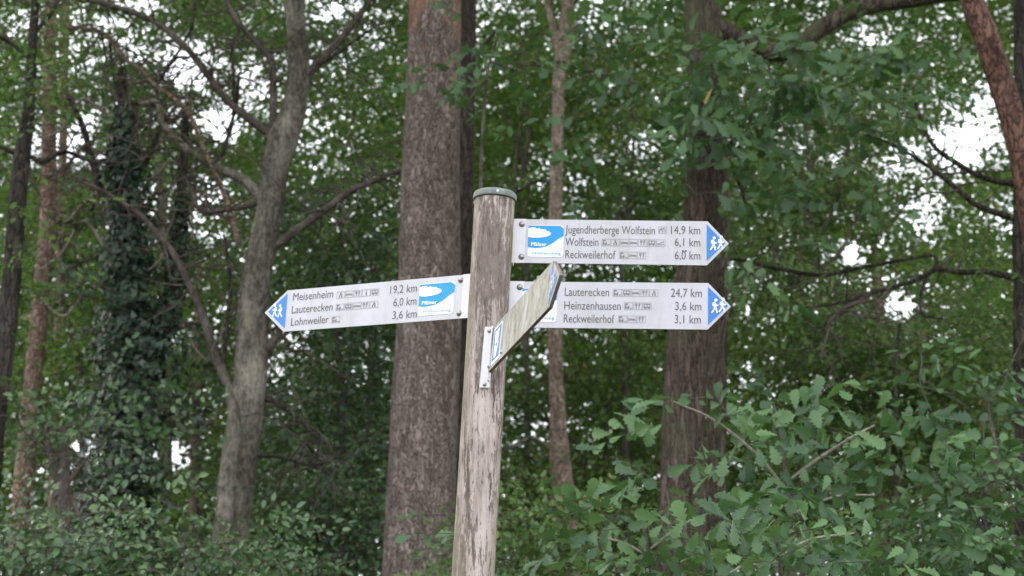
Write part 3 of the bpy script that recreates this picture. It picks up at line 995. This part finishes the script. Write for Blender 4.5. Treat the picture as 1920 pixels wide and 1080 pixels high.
# --- the grey forked tree on the left
grey_limbs = [
    ([(500, 262, 20), (508, 240, 17), (512, 190, 15), (508, 120, 14), (480, 75, 12), (445, 35, 11), (415, -15, 10), (395, -60, 9)], M_BRANCH),
    ([(522, 268, 26), (540, 225, 20), (562, 175, 17), (590, 132, 16), (625, 85, 14), (665, 35, 12), (700, -10, 10), (720, -50, 9)], M_BRANCH),
    ([(500, 250, 16), (470, 225, 16), (435, 195, 15), (400, 150, 14), (345, 92, 13), (295, 45, 12), (225, 12, 11), (150, -6, 10), (90, -20, 8)], M_BRANCH),
    ([(500, 375, 26), (455, 340, 20), (400, 312, 18), (345, 275, 16), (305, 230, 14), (292, 195, 12), (250, 200, 7), (215, 190, 5), (198, 140, 4)], M_GREY),
    ([(495, 372, 18), (455, 385, 12), (410, 395, 11), (375, 395, 9), (362, 360, 7), (350, 330, 5)], M_BRANCH),
    ([(500, 468, 20), (535, 448, 17), (590, 408, 15), (650, 365, 13), (700, 338, 12), (748, 315, 10), (770, 300, 8)], M_BRANCH),
    ([(485, 640, 34), (500, 655, 24), (515, 640, 14), (528, 615, 9), (545, 590, 6)], M_BRANCH),
    ([(432, 725, 20), (415, 690, 18), (385, 600, 15), (360, 545, 13), (330, 480, 12), (305, 445, 11), (265, 405, 10), (215, 375, 8), (160, 345, 6), (120, 330, 4)], M_BRANCH),
    ([(415, 690, 10), (425, 640, 9), (432, 560, 8), (428, 480, 6), (420, 440, 5)], M_DARK),
    ([(488, 752, 12), (510, 750, 9), (545, 772, 7), (575, 800, 5), (590, 830, 3)], M_DARK),
    ([(482, 858, 10), (520, 856, 8), (565, 865, 7), (610, 882, 6), (622, 905, 4)], M_DARK),
    ([(450, 455, 9), (430, 390, 10), (405, 320, 9), (385, 280, 10), (365, 235, 8), (350, 205, 8), (300, 165, 8), (265, 130, 7), (230, 110, 8), (195, 62, 9), (140, 48, 6), (100, 30, 4)], M_REDPINE),
    ([(440, 215, 8), (440, 160, 7), (435, 100, 6), (452, 60, 4)], M_DARK),
    ([(395, 310, 8), (420, 280, 8), (438, 215, 7), (445, 140, 6)], M_DARK),
    ([(355, 110, 7), (330, 110, 6), (300, 150, 6), (355, 60, 5), (372, 0, 4)], M_DARK),
    ([(600, 120, 8), (640, 95, 6), (690, 60, 4), (740, 40, 3)], M_DARK),
]
tree('forked_tree', 'grey smooth-barked tree forking into crooked limbs, left of the left-pointing board', 'tree', 14.0,
     [(549, -40, 34), (554, 30, 37), (560, 110, 42), (552, 200, 48), (532, 258, 58), (517, 310, 52), (505, 400, 52), (488, 480, 54), (476, 560, 58), (472, 640, 62), (468, 720, 62), (455, 820, 66), (444, 900, 68), (438, 960, 66), (432, 1010, 66), (428, 1090, 72)],
     M_GREY, grey_limbs, [(450, 60, 260, 110, 15.4, .9, 150), (640, 120, 110, 150, 15.6, .8, 110), (330, 190, 190, 140, 15.2, .7, 110), (440, 420, 110, 110, 15.2, .6, 40), (650, 330, 90, 110, 15.4, .6, 60)],
     L_MID, seed=3, sides=56, n=220, amp=0.045, up=2, leaf=0.058, twigs=4.5)
# pale snag stem leaning on the foot of the grey tree
tree('dead_stem', 'pale barkless stub pressed against the foot of the grey forked tree', 'dead tree', 13.75,
     [(428, 716, 8), (431, 735, 18), (438, 770, 24), (440, 820, 26), (430, 880, 30), (422, 940, 32), (418, 1000, 34), (416, 1080, 36)], M_GREY, seed=4, sides=28, n=60, amp=0.10, up=0)

# --- ivy-clad trunk
def ivy_tree():
    rng = np.random.default_rng(77)
    Y = 14.6
    root, base = tree('ivy_clad_tree', 'trunk wrapped in dark ivy between the slender pine and the grey forked tree', 'tree', Y,
                      [(228, 150, 16), (236, 330, 34), (240, 500, 44), (242, 700, 52), (236, 900, 56), (232, 1060, 60)], M_DARK,
                      [([(300, 640, 26), (318, 560, 26), (332, 470, 22), (338, 380, 20), (345, 290, 18), (350, 210, 12)], M_DARK),
                       ([(246, 690, 30), (275, 660, 28), (300, 640, 26)], M_DARK),
                       ([(225, 420, 14), (190, 360, 14), (170, 290, 13), (150, 230, 12), (125, 180, 9)], M_DARK),
                       ([(240, 330, 10), (280, 290, 10), (305, 240, 8), (330, 200, 5)], M_DARK),
                       ([(240, 280, 12), (215, 150, 8), (205, 60, 6)], M_DARK)] + [
                           ([(240, y0, 8), (240 + sgn * 40, y0 - 25 + j, 7), (240 + sgn * 85, y0 - 15 - 2 * j, 6), (240 + sgn * 125, y0 + 25 - j, 5), (240 + sgn * 170, y0 + 5 + 2 * j, 3)], md)
                           for y0, sgn, j, md in ((310, -1, 8, M_BRANCH), (345, 1, 14, M_DEAD), (385, -1, -8, M_DEAD), (430, 1, -12, M_BRANCH), (470, -1, 20, M_DEAD), (250, 1, 5, M_BRANCH), (230, -1, 12, M_DEAD), (560, -1, -6, M_DEAD), (650, 1, 18, M_DEAD), (780, 1, -10, M_DEAD))],
                      [(220, 150, 150, 120, 16.0, .7, 80)], L_MID, seed=5, up=0.1, sides=24, n=80, amp=.08, twigs=3)
    spine = smooth_path([(232, 200, 26), (236, 300, 48), (242, 400, 44), (240, 500, 62), (244, 580, 64), (250, 640, 84), (240, 720, 84), (232, 800, 88), (235, 880, 100), (228, 960, 95), (228, 1050, 90)], 140)
    arm = smooth_path([(262, 690, 50), (290, 650, 40), (318, 580, 30), (330, 500, 22), (336, 420, 18), (338, 360, 16)], 60)
    mb = MB()
    for S, nl in ((spine, 6200), (arm, 1100)):
        i = rng.integers(0, len(S), nl)
        th = rng.uniform(-math.pi, math.pi, nl); rr = rng.uniform(.5, 1.1, nl) + rng.exponential(.16, nl)
        cx = S[i, 0] + rng.normal(0, 2, nl); cy = S[i, 1] + rng.uniform(-8, 8, nl); w_ = S[i, 2] * .62
        O = at_arr(cx, cy, np.full(nl, Y))
        out = np.stack([np.sin(th), -np.cos(th), np.zeros(nl)], 1)
        s = px_size(Y)
        lump = np.array([1 + .7 * mnoise.noise((a * .03, b * .022, c * 1.2)) for a, b, c in zip(cx, cy, th)])
        O = O + out * (w_ * rr * s * lump)[:, None]
        nrm = norm(out + rng.normal(0, .35, (nl, 3)) + [0, 0, .35])
        ld = norm(np.array([0, 0, -1.0])[None] + rng.normal(0, .45, (nl, 3))); ld = norm(ld - nrm * np.sum(ld * nrm, 1, keepdims=True))
        lb = np.cross(nrm, ld)
        tv, tf = LEAF['ivy']
        sz = rng.uniform(.035, .075, nl)
        V = O[:, None] + sz[:, None, None] * (tv[:, 0][None, :, None] * ld[:, None] + tv[:, 1][None, :, None] * lb[:, None] + tv[:, 2][None, :, None] * nrm[:, None])
        mb.add(V.reshape(-1, 3), (np.arange(nl)[:, None, None] * len(tv) + tf[None]).reshape(-1, 4), 0, np.repeat(np.clip(rng.normal(.5, .25, nl), 0, .95), len(tf)))
    sp_ = crown_mesh(rng, [(262, 610, 62, 80, Y - .05, .3, 70), (240, 735, 62, 70, Y - .1, .35, 70), (232, 890, 66, 80, Y - .1, .35, 70), (236, 420, 40, 70, Y, .2, 30), (335, 360, 26, 60, Y, .2, 16), (300, 540, 36, 60, Y, .2, 26)],
                     .062, 'ivy', k=9, slen=(.2, .5), sub=3, gaps=False, tint=(.5, .25), yellow=0, dens=1.0)
    mb.v += sp_.v                                            # hanging shoots
    mb.f += [(f + mb.n, m_, t_) for f, m_, t_ in sp_.f]
    build('ivy', mb, [L_IVY, M_TWIG], root, base)


ivy_tree()

# --- other trunks on the left
tree('slender_pine', 'slender reddish pine stem with mossy patches near the left edge', 'tree', 15.5,
     [(96, -40, 24), (93, 100, 26), (92, 230, 28), (92, 330, 30), (88, 450, 32), (76, 560, 33), (68, 660, 34), (58, 760, 36), (46, 880, 37), (40, 960, 38), (34, 1080, 40)],
     M_REDPINE, [([(84, 525, 9), (115, 510, 10), (160, 490, 9), (200, 476, 8), (215, 472, 4)], M_BRANCH), ([(92, 300, 6), (130, 285, 7), (180, 300, 5), (240, 300, 4)], M_BRANCH)], seed=6, sides=32, n=160, amp=.05, twigs=1.5)
tree('dark_trunk_tree', 'nearly black bent trunk at the left edge with leaves growing across it', 'tree', 13.0,
     [(72, -40, 16), (62, 60, 18), (55, 200, 24), (42, 290, 32), (32, 380, 36), (26, 470, 36), (18, 560, 38), (4, 680, 40), (-14, 800, 44), (-30, 1000, 50)], M_DARK,
     [([(40, 280, 10), (20, 285, 9), (0, 275, 8), (-40, 260, 6)], M_DARK), ([(60, 110, 8), (25, 85, 8), (-20, 60, 8)], M_DARK), ([(70, 60, 9), (100, 20, 8), (118, -20, 6)], M_DARK), ([(45, 290, 9), (85, 308, 9), (120, 288, 8), (175, 302, 6), (230, 302, 4)], M_DARK)],
     [(40, 190, 70, 110, 12.8, .35, 34), (30, 60, 90, 70, 13.6, .4, 40), (50, 420, 60, 90, 12.8, .3, 14), (40, 560, 60, 80, 13.5, .4, 24)], L_MID, seed=7, sides=28, n=140, amp=.07, twigs=2, leaf=.062)
tree('small_tree', 'small dark forked tree rising from the shrubs between reddish pine and ivy', 'tree', 12.8,
     [(118, 800, 12), (122, 850, 16), (122, 900, 22), (120, 960, 24), (118, 1030, 26), (116, 1080, 28)], M_BRANCH,
     [([(118, 905, 14), (98, 865, 12), (82, 820, 10), (72, 795, 5)], M_BRANCH), ([(126, 905, 12), (142, 885, 9), (165, 855, 6), (190, 835, 4)], M_BRANCH), ([(130, 925, 8), (145, 950, 7), (150, 975, 4)], M_BRANCH)],
     [(170, 790, 110, 45, 13.0, .4, 34), (60, 830, 60, 50, 13.2, .3, 16), (225, 850, 60, 40, 12.9, .3, 14)], L_SHRUB, seed=8, sides=20, n=60, amp=.09, up=0, twigs=2, leaf=.062)
tree('pink_stem_tree', 'short pinkish pine stem showing behind twigs right of the reddish pine', 'tree', 19.0,
     [(112, 560, 18), (110, 640, 18), (106, 720, 19), (102, 860, 20), (100, 1000, 22)], M_REDPINE, seed=9, sides=20, n=50, up=6)

# --- slim pine in the middle
tree('slim_pine', 'slim pale pine with forked top right of the signpost', 'tree', 18.0,
     [(1058, 60, 24), (1052, 110, 26), (1048, 150, 25), (1046, 250, 23), (1043, 350, 25), (1041, 450, 26), (1040, 560, 27), (1041, 650, 28), (1045, 760, 30), (1050, 860, 38), (1056, 930, 46), (1060, 1000, 52), (1062, 1080, 56)],
     M_SLIM, [([(1050, 130, 14), (1040, 70, 13), (1028, 20, 13), (1018, -20, 12), (1010, -70, 12)], M_SLIM), ([(1054, 120, 22), (1068, 60, 22), (1064, 20, 21), (1054, -10, 18), (1045, -60, 16)], M_SLIM),
             ([(1050, 345, 5), (1010, 340, 6), (980, 355, 6), (950, 375, 4)], M_DARK), ([(1052, 120, 6), (1085, 128, 6), (1130, 140, 5), (1195, 155, 3)], M_BRANCH), ([(1048, 118, 5), (1000, 120, 5), (960, 118, 3)], M_BRANCH),
             ([(1046, 840, 6), (1050, 780, 6), (1038, 720, 5), (1030, 690, 4)], M_DARK), ([(1048, 850, 7), (1000, 822, 6), (960, 838, 5), (930, 845, 4)], M_DEAD), ([(1046, 850, 8), (1040, 900, 8), (1035, 960, 8), (1034, 1000, 6)], M_DARK)],
     seed=10, sides=32, n=170, amp=.06, twigs=1.5)

# --- the oak on the right with the long limb
oak_root, oak_base = tree('oak_tree', 'oak with deeply furrowed trunk and a long limb across the upper right', 'tree', 12.5,
     [(1316, -50, 70), (1318, 0, 70), (1322, 80, 76), (1325, 180, 70), (1326, 260, 74), (1322, 340, 76), (1316, 430, 76), (1303, 540, 80), (1292, 640, 84), (1284, 740, 82), (1280, 850, 82), (1280, 940, 86), (1278, 1080, 96)],
     M_OAK, [([(1340, 55, 50), (1375, 66, 40), (1415, 84, 38), (1460, 98, 38), (1500, 82, 38), (1540, 52, 36), (1590, 26, 35), (1650, 10, 33), (1720, 0, 32), (1800, -8, 28), (1900, -18, 24)], M_OAK),
             ([(1345, 290, 20), (1362, 280, 16), (1385, 250, 12), (1400, 210, 8)], M_DARK), ([(1340, 300, 14), (1368, 310, 10), (1385, 345, 8), (1395, 380, 4)], M_DARK),
             ([(1310, 25, 8), (1340, 55, 7), (1352, 40, 5)], M_DEAD), ([(1330, 215, 8), (1350, 210, 8), (1358, 230, 6), (1340, 232, 5)], M_DEAD),
             ([(1350, 650, 5), (1362, 590, 4), (1385, 555, 3)], M_BRANCH)],
     None, None, seed=11, sides=80, n=320, amp=.05, up=2.5)
mbo = crown_mesh(np.random.default_rng(5), [(1430, 160, 110, 45, 11.8, .5, 34), (1310, 140, 60, 30, 11.6, .2, 7), (1335, 235, 60, 40, 11.5, .2, 11), (1290, 300, 40, 25, 11.6, .2, 3), (1350, 560, 50, 40, 11.9, .2, 4), (1210, 120, 70, 80, 12.0, .4, 20), (1570, 170, 120, 60, 12.2, .5, 34), (1440, 240, 70, 45, 11.8, .4, 16), (1520, 390, 110, 60, 12.4, .4, 16), (1180, 320, 50, 50, 12.2, .4, 7), (1270, 500, 40, 14, 12.0, .2, 3)],
                 .122, 'oak', k=7, slen=(.22, .45), sub=2, gaps=True, tint=(.5, .22), yellow=.002, face=.6)
build('crown', mbo, [L_OAK, M_TWIG], oak_root, oak_base)
tree('oak_tree', 'narrow dark trunk close behind the furrowed oak, below the arrow tips', 'tree', 14.2,
     [(1352, 380, 30), (1350, 480, 32), (1347, 620, 34), (1344, 760, 36), (1342, 900, 38), (1340, 1080, 42)], M_OAK, seed=12, sides=32, n=80, amp=.05, up=0.6)

# --- right edge
tree('leaning_pine', 'leaning orange-barked pine in the upper right corner', 'tree', 12.0,
     [(1795, -90, 42), (1822, 0, 46), (1850, 70, 50), (1872, 140, 50), (1895, 210, 50), (1912, 280, 48), (1930, 380, 48), (1950, 520, 50), (1965, 700, 54), (1975, 900, 58)], M_ORANGE,
     [([(1905, 240, 8), (1935, 190, 8), (1960, 160, 6)], M_DARK)], seed=13, sides=40, n=150, amp=.06, up=1.5)
tree('edge_tree', 'dark straight trunk cut by the right picture edge', 'tree', 12.9,
     [(1908, -60, 26), (1912, 0, 26), (1915, 120, 28), (1918, 300, 34), (1918, 450, 40), (1921, 560, 42), (1922, 700, 44), (1926, 850, 46), (1930, 1080, 50)], M_DARK,
     [([(1905, 520, 14), (1880, 515, 13), (1850, 508, 12), (1800, 510, 11), (1755, 505, 10), (1735, 515, 9), (1700, 530, 8), (1640, 550, 7), (1560, 570, 5), (1490, 580, 3)], M_DARK),
      ([(1755, 505, 8), (1752, 480, 6), (1700, 488, 7), (1620, 500, 7), (1540, 512, 8), (1460, 505, 8), (1400, 490, 7), (1370, 488, 6)], M_DARK),
      ([(1915, 345, 14), (1870, 340, 12), (1830, 325, 11), (1790, 300, 10), (1750, 270, 8), (1725, 220, 7), (1715, 190, 5)], M_DARK),
      ([(1915, 415, 14), (1870, 400, 13), (1830, 380, 11), (1795, 350, 10), (1745, 310, 8), (1690, 280, 6), (1620, 255, 4)], M_DARK),
      ([(1640, 565, 7), (1590, 575, 7), (1560, 600, 6), (1545, 640, 5), (1535, 670, 3)], M_BRANCH), ([(1675, 545, 6), (1640, 545, 6), (1600, 568, 6), (1565, 595, 4)], M_BRANCH),
      ([(1690, 610, 6), (1680, 700, 6), (1674, 800, 5)], M_DARK), ([(1740, 510, 6), (1725, 560, 6), (1730, 590, 5), (1770, 600, 4)], M_DARK), ([(1590, 500, 5), (1588, 550, 4), (1585, 580, 3)], M_DARK)],
     [(1790, 130, 130, 110, 13.6, .7, 60), (1860, 480, 90, 110, 13.6, .6, 60), (1880, 620, 80, 90, 13.4, .5, 60)], L_MID, seed=14, sides=32, n=120, amp=.05, twigs=1.8, leaf=.055)

# --- leafy understory trees: each its own trunk, twigs and crown
under = [
    ('hazel_tree', 'loose green hazel crown filling the upper left behind the bent trunk', 17.0, (150, 700), [(130, 430, 170, 170, 17.2, .9, 170), (60, 330, 120, 120, 17, .6, 80), (190, 640, 130, 120, 17, .6, 110), (60, 740, 120, 120, 17.2, .6, 110)], L_BRIGHT, .5),
    ('beech_tree', 'small-leaved dark beech crown between the grey forked tree and the thick pine', 16.2, (640, 700), [(650, 560, 120, 130, 16.4, .7, 190), (640, 420, 120, 110, 16.6, .6, 120), (620, 740, 130, 120, 16.3, .7, 190), (640, 900, 130, 120, 16.0, .7, 190)], L_SHRUB, .45),
    ('beech_tree', 'fresh green beech crown high between the thick pine and the slim pine', 19.6, (985, 500), [(960, 250, 110, 170, 19.8, .9, 170), (975, 90, 110, 120, 20, .8, 90), (980, 440, 90, 120, 19.8, .7, 100)], L_BRIGHT, .45),
    ('beech_tree', 'green beech crown between the slim pine and the furrowed oak', 18.6, (1170, 600), [(1170, 330, 130, 130, 18.8, .9, 170), (1180, 130, 130, 120, 18.8, .8, 130), (1170, 640, 120, 120, 18.8, .8, 150)], L_MID, .6),
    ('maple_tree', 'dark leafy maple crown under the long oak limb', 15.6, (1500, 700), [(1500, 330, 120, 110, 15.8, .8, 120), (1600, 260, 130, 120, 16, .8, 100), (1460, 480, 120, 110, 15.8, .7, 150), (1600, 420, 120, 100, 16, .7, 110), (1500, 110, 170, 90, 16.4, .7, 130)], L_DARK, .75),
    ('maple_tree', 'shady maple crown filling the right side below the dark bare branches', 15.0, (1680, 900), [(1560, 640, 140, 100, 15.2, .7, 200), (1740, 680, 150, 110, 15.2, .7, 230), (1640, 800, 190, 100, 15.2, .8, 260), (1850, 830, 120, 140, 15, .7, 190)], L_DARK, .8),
    ('young_maple', 'grey green young maple foliage at the right edge of the undergrowth', 10.4, (1860, 1040), [(1860, 770, 70, 70, 10.6, .4, 26), (1810, 930, 100, 50, 10.2, .4, 40), (1870, 1040, 90, 60, 10, .4, 44)], L_OAK, .5),
    ('holly_tree', 'low dark bushy tree right of the wooden post behind the oak saplings', 18.9, (1130, 900), [(990, 760, 70, 100, 18.9, .4, 90), (1130, 800, 110, 100, 19.0, .5, 130), (1000, 930, 80, 80, 18.7, .4, 120), (1170, 900, 110, 90, 18.8, .5, 130), (1100, 980, 60, 40, 17.3, .3, 30)], L_DARK, .75),
    ('hazel_tree', 'airy hazel foliage between the ivy and the grey forked trunk', 17.8, (370, 800), [(370, 560, 90, 120, 18, .7, 90), (350, 720, 90, 80, 18, .6, 80), (380, 900, 110, 80, 17.6, .6, 110), (560, 600, 70, 120, 17.4, .6, 80)], L_MID, .55),
]
for i, (nm, lab, Y, (tx, ty), bl, lm, tn) in enumerate(under):
    x1 = np.mean([b[0] for b in bl]); y1 = min(b[1] for b in bl)
    trunk_p = [(x1 + 15, y1 + 70, 4), ((x1 + tx) / 2 - 12, (y1 + ty) / 2 + 40, 8), (tx, max(ty, y1 + 200), 11), (tx + 5, 1120, 14)]
    lim = []
    for b in bl:
        sx, sy = tx * .6 + x1 * .4, min(max(b[1] + 90, ty * .6 + y1 * .4), 1060)
        lim.append(([(sx, sy, 9), ((sx + b[0]) / 2 + 12, (sy + b[1]) / 2 + 14, 7), (b[0], b[1], 5), (b[0] + (b[0] - sx) * .4, b[1] - 50, 3)], M_BRANCH))
    tree(nm, lab, 'tree', Y, trunk_p, M_BRANCH, lim, bl, lm, seed=30 + i, sides=16, n=60, amp=.06, up=0, twigs=1.5, leaf=.066 if Y > 12 else .085, tint=(tn, .18), yellow=.001 if i not in (2, 3) else .02)


# --- near oak saplings, lower right
def sapling(label, Y, stems, blobs, seed, leaf=.118):
    rng = np.random.default_rng(seed)
    c = at(stems[0][-1][0], 1080, Y); base = np.array([c[0], c[1], float(ground_z(c[0], c[1]))])
    root = empty('oak_sapling', base, label, 'sapling', 'oak saplings beside the signpost')
    for i, s in enumerate(stems):
        p, r = pix_path(s, Y, 40)
        if i == 0:
            p = np.vstack([p, [base + (p[-1] - base) * t for t in (.66, .33, -.03)]]); r = np.concatenate([r, [r[-1] * 1.1, r[-1] * 1.3, r[-1] * 1.5]])
        p = wobble(p, .02, seed + i, 3)
        mb = MB(); v, q = tube(p, r, 10, .1, 8, seed); mb.add(v, q)
        build('stem' if i == 0 else 'branch', mb, M_BRANCH if i == 0 else M_DEAD, root, base)
    mb = crown_mesh(rng, blobs, leaf, 'oak', k=7, slen=(.16, .34), sub=2, gaps=False, tint=(.5, .26), face=.75, flat=.45, yellow=0, twig=.0028, dens=.95)
    build('crown', mb, [L_OAK, M_TWIG], root, base)


sapling('large-leaved oak sapling spreading in front of the foot of the furrowed oak', 9.4,
        [[(1450, 760, 5), (1470, 840, 8), (1480, 940, 11), (1490, 1080, 14)], [(1480, 930, 7), (1420, 850, 6), (1345, 790, 5), (1260, 750, 3)], [(1478, 900, 6), (1560, 840, 6), (1640, 800, 4)], [(1485, 960, 6), (1560, 935, 5), (1640, 930, 4)]],
        [(1420, 815, 90, 36, 9.4, .22, 15), (1540, 810, 100, 50, 9.5, .22, 18), (1290, 770, 50, 14, 9.3, .1, 4), (1520, 935, 100, 45, 9.3, .22, 15), (1560, 755, 40, 22, 9.6, .15, 3), (1680, 900, 70, 40, 9.5, .22, 8), (1390, 880, 40, 40, 9.4, .2, 4)], 41)
sapling('low oak sapling with bright lobed leaves along the bottom right of the post', 8.7,
        [[(1200, 960, 5), (1215, 1010, 7), (1225, 1080, 9)], [(1222, 1050, 5), (1160, 1010, 5), (1080, 1000, 3)], [(1220, 1030, 5), (1280, 985, 5), (1330, 960, 3)]],
        [(1160, 1000, 90, 24, 8.7, .2, 12), (1270, 1040, 100, 40, 8.7, .22, 20), (1100, 1065, 80, 28, 8.6, .2, 12), (1330, 975, 50, 24, 8.8, .15, 5)], 42, .108)
sapling('oak sapling at the bottom edge below the large-leaved one', 8.4,
        [[(1450, 990, 5), (1460, 1030, 7), (1462, 1080, 9)], [(1460, 1050, 5), (1520, 1010, 5), (1600, 1000, 3)], [(1458, 1060, 6), (1400, 1060, 5), (1370, 1075, 4)]],
        [(1470, 1060, 110, 32, 8.4, .22, 20), (1620, 1060, 100, 34, 8.5, .22, 14), (1360, 1075, 60, 24, 8.4, .2, 7), (1730, 1075, 60, 30, 8.7, .2, 5)], 43, .108)

# sprig of lime leaves hanging beside the pines
rng = np.random.default_rng(9)
tree('lime_sapling', 'thin sapling with broad leaves dangling in front of the dark pine trunk', 'sapling', 12.4,
     [(925, 95, 4), (915, 130, 5), (908, 200, 6), (902, 330, 7), (900, 600, 9), (898, 1080, 12)], M_BRANCH, [([(912, 150, 4), (890, 170, 4), (872, 205, 3)], M_BRANCH), ([(915, 120, 4), (960, 130, 4), (1000, 140, 3)], M_BRANCH)],
     [(882, 175, 24, 40, 12.4, .1, 7), (915, 120, 50, 28, 12.4, .15, 9), (985, 140, 60, 35, 12.6, .2, 9)], L_OAK, seed=21, sides=10, n=60, up=.1, leaf=.085, kind='fold', k=6, slen=(.14, .28), sub=1, gaps=False, twigs=0)

# --- shrubs along the bottom, left of the pines
shrubs = [
    ('glossy shrub in the bottom left corner', 11.6, [(70, 1050, 120, 50, 11.6, .5, 120), (30, 975, 50, 24, 11.8, .3, 16)]),
    ('glossy shrub under the small dark forked tree', 11.4, [(220, 1060, 110, 40, 11.4, .5, 110), (190, 1005, 50, 20, 11.6, .3, 14)]),
    ('glossy shrub below the foot of the grey forked tree', 11.2, [(390, 1075, 110, 30, 11.2, .4, 80), (320, 1010, 50, 24, 11.4, .3, 20), (520, 1085, 90, 25, 11.2, .4, 60)]),
    ('glossy shrub between the grey forked tree and the thick pine', 14.6, [(560, 1010, 90, 60, 14.6, .4, 170), (650, 1030, 80, 60, 14.8, .4, 150), (610, 940, 80, 50, 14.9, .4, 90)]),
    ('dark shrub at the bottom right of the wooden post', 11.6, [(1000, 1010, 80, 70, 11.6, .4, 90), (980, 1080, 90, 50, 11.4, .4, 80)]),
    ('shady shrub low behind the bottom edge oak sapling', 11.0, [(1560, 1040, 120, 45, 11.0, .4, 54), (1720, 1045, 120, 45, 11.2, .4, 54), (1400, 1030, 90, 45, 11.2, .4, 40)]),
]
for i, (lab, Y, bl) in enumerate(shrubs):
    rng = np.random.default_rng(60 + i)
    c = at(bl[0][0], 1080, Y); base = np.array([c[0], c[1], float(ground_z(c[0], c[1]))])
    root = empty('shrub', base, lab, 'shrub', 'shrubs along the foot of the wood')
    mb = MB()
    for b in bl:
        for _ in range(7):
            e = at(b[0] + rng.uniform(-.8, .8) * b[2], b[1] + rng.uniform(-.8, .3) * b[3], Y + rng.uniform(-.3, .3))
            sp = smooth_path([base + rng.normal(0, .08, 3) * [1, 1, 0] - [0, 0, .05], (base + e) / 2 + rng.normal(0, .1, 3), e], 14)
            v, q = tube(sp, np.linspace(.012, .003, 14), 6); mb.add(v, q)
    build('stems', mb, M_BRANCH, root, base)
    lm = L_SHRUB if i < 4 else L_DARK
    extra = [(b[0], 1130, b[2], 60, Y, .4, b[6] // 3) for b in bl[:1]]
    build('leaves', crown_mesh(rng, bl + extra, .054, 'fold', gaps=False, slen=(.2, .42), k=10, tint=(.55, .22), face=.6, yellow=.001), [lm, M_TWIG], root, base)


# --- wood further back: slender stems one can pick out, then the leaf mass behind them
for i, (lab, Y, pts, m_) in enumerate([
    ('short pinkish stem in the sky gap right of the lower arrow tip', 21, [(1640, 470, 16), (1646, 560, 22), (1648, 640, 22), (1650, 1000, 24)], M_REDPINE),
    ('dark stem low between the grey forked tree and the thick pine', 20, [(700, 500, 14), (696, 760, 18), (692, 900, 20), (690, 1080, 22)], M_DARK),
    ('dark stem rising beneath the right-hand maple foliage', 17.5, [(1672, 800, 26), (1680, 960, 34), (1684, 1080, 38)], M_DARK),
    ('second dark stem right of the one beneath the maple foliage', 17.5, [(1770, 800, 22), (1778, 960, 26), (1782, 1080, 28)], M_DARK),
    ('mossy stem right of the ivy in the pale gap', 21, [(300, 300, 18), (305, 420, 20), (310, 600, 22), (312, 1000, 24)], M_GREY),
    ('thin brown stem behind the grey tree twigs left of it', 20, [(372, 520, 12), (366, 700, 13), (360, 1000, 15)], M_REDPINE),
]):
    tree('background_tree', lab, 'tree', Y, pts, m_, group='slender trees further back', seed=80 + i, sides=16, n=50, amp=.05, up=0.1)


def far_wood():
    rng = np.random.default_rng(123)
    mb = MB()
    nC = 19500
    px = rng.uniform(-420, 2340, nC); py = 1090 - 1410 * rng.random(nC) ** 1.0; Y = rng.uniform(20.5, 31, nC)
    keep = np.array([mnoise.noise((a * .006, b * .007, c * .25)) for a, b, c in zip(px, py, Y)]) > -0.17
    C = at_arr(px, py, Y)[keep]
    C = C[gap_keep(rng, C)]
    sub = 5
    O = np.repeat(C, sub, 0) + rng.normal(0, 1, (len(C) * sub, 3)) * [.36, .3, .20]
    O = O[gap_keep(rng, O)]
    big = np.array([mnoise.noise((q[0] * .45, q[1] * .3, q[2] * .45)) for q in O])
    D = rng.normal(0, 1, (len(O), 3)) * [1, .8, .35]
    for lo, hi, tn in ((-9, -.15, .25), (-.15, .2, .5), (.2, 9, .75)):
        s = (big >= lo) & (big < hi)
        add_sprays(mb, rng, O[s], D[s], rng.uniform(.4, .8, s.sum()), 11, .094, 'quad', (tn, .15), yellow=.008, gaps=True)
    # added coarse leaf layer, unseen above the upper picture edge, to shade the wood
    n = 60000
    P = np.stack([rng.uniform(-17, 17, n), rng.uniform(9, 36, n), np.zeros(n)], 1)
    lo_ = CAM[2] + P[:, 1] * 0.515
    P[:, 2] = lo_ + 0.3 + rng.random(n) ** 1.3 * 9
    P = P[np.array([mnoise.noise((q[0] * .5, q[1] * .5, q[2] * .5)) for q in P]) > -0.25]
    ld = norm(rng.normal(0, 1, P.shape) * [1, 1, .5]); ln = norm(rng.normal(0, .6, P.shape) + [0, 0, 1]); ln = norm(ln - ld * np.sum(ld * ln, 1, keepdims=True)); lb = np.cross(ln, ld)
    tv, tf = LEAF['quad']; sz = rng.uniform(.2, .42, len(P))
    V = P[:, None] + sz[:, None, None] * (tv[:, 0][None, :, None] * ld[:, None] + tv[:, 1][None, :, None] * lb[:, None] + tv[:, 2][None, :, None] * ln[:, None])
    mb.add(V.reshape(-1, 3), np.arange(len(P))[:, None] * 4 + tf, 0, np.clip(rng.normal(.5, .2, len(P)), 0, .95))
    o = build('distant_woods_and_shade_canopy', mb, [L_BACK])
    tag(o, 'mass of small-leaved green woodland behind all the trunks with sky between leaves, plus an added unseen leaf layer overhead for shade', 'woods', kind='stuff')


far_wood()
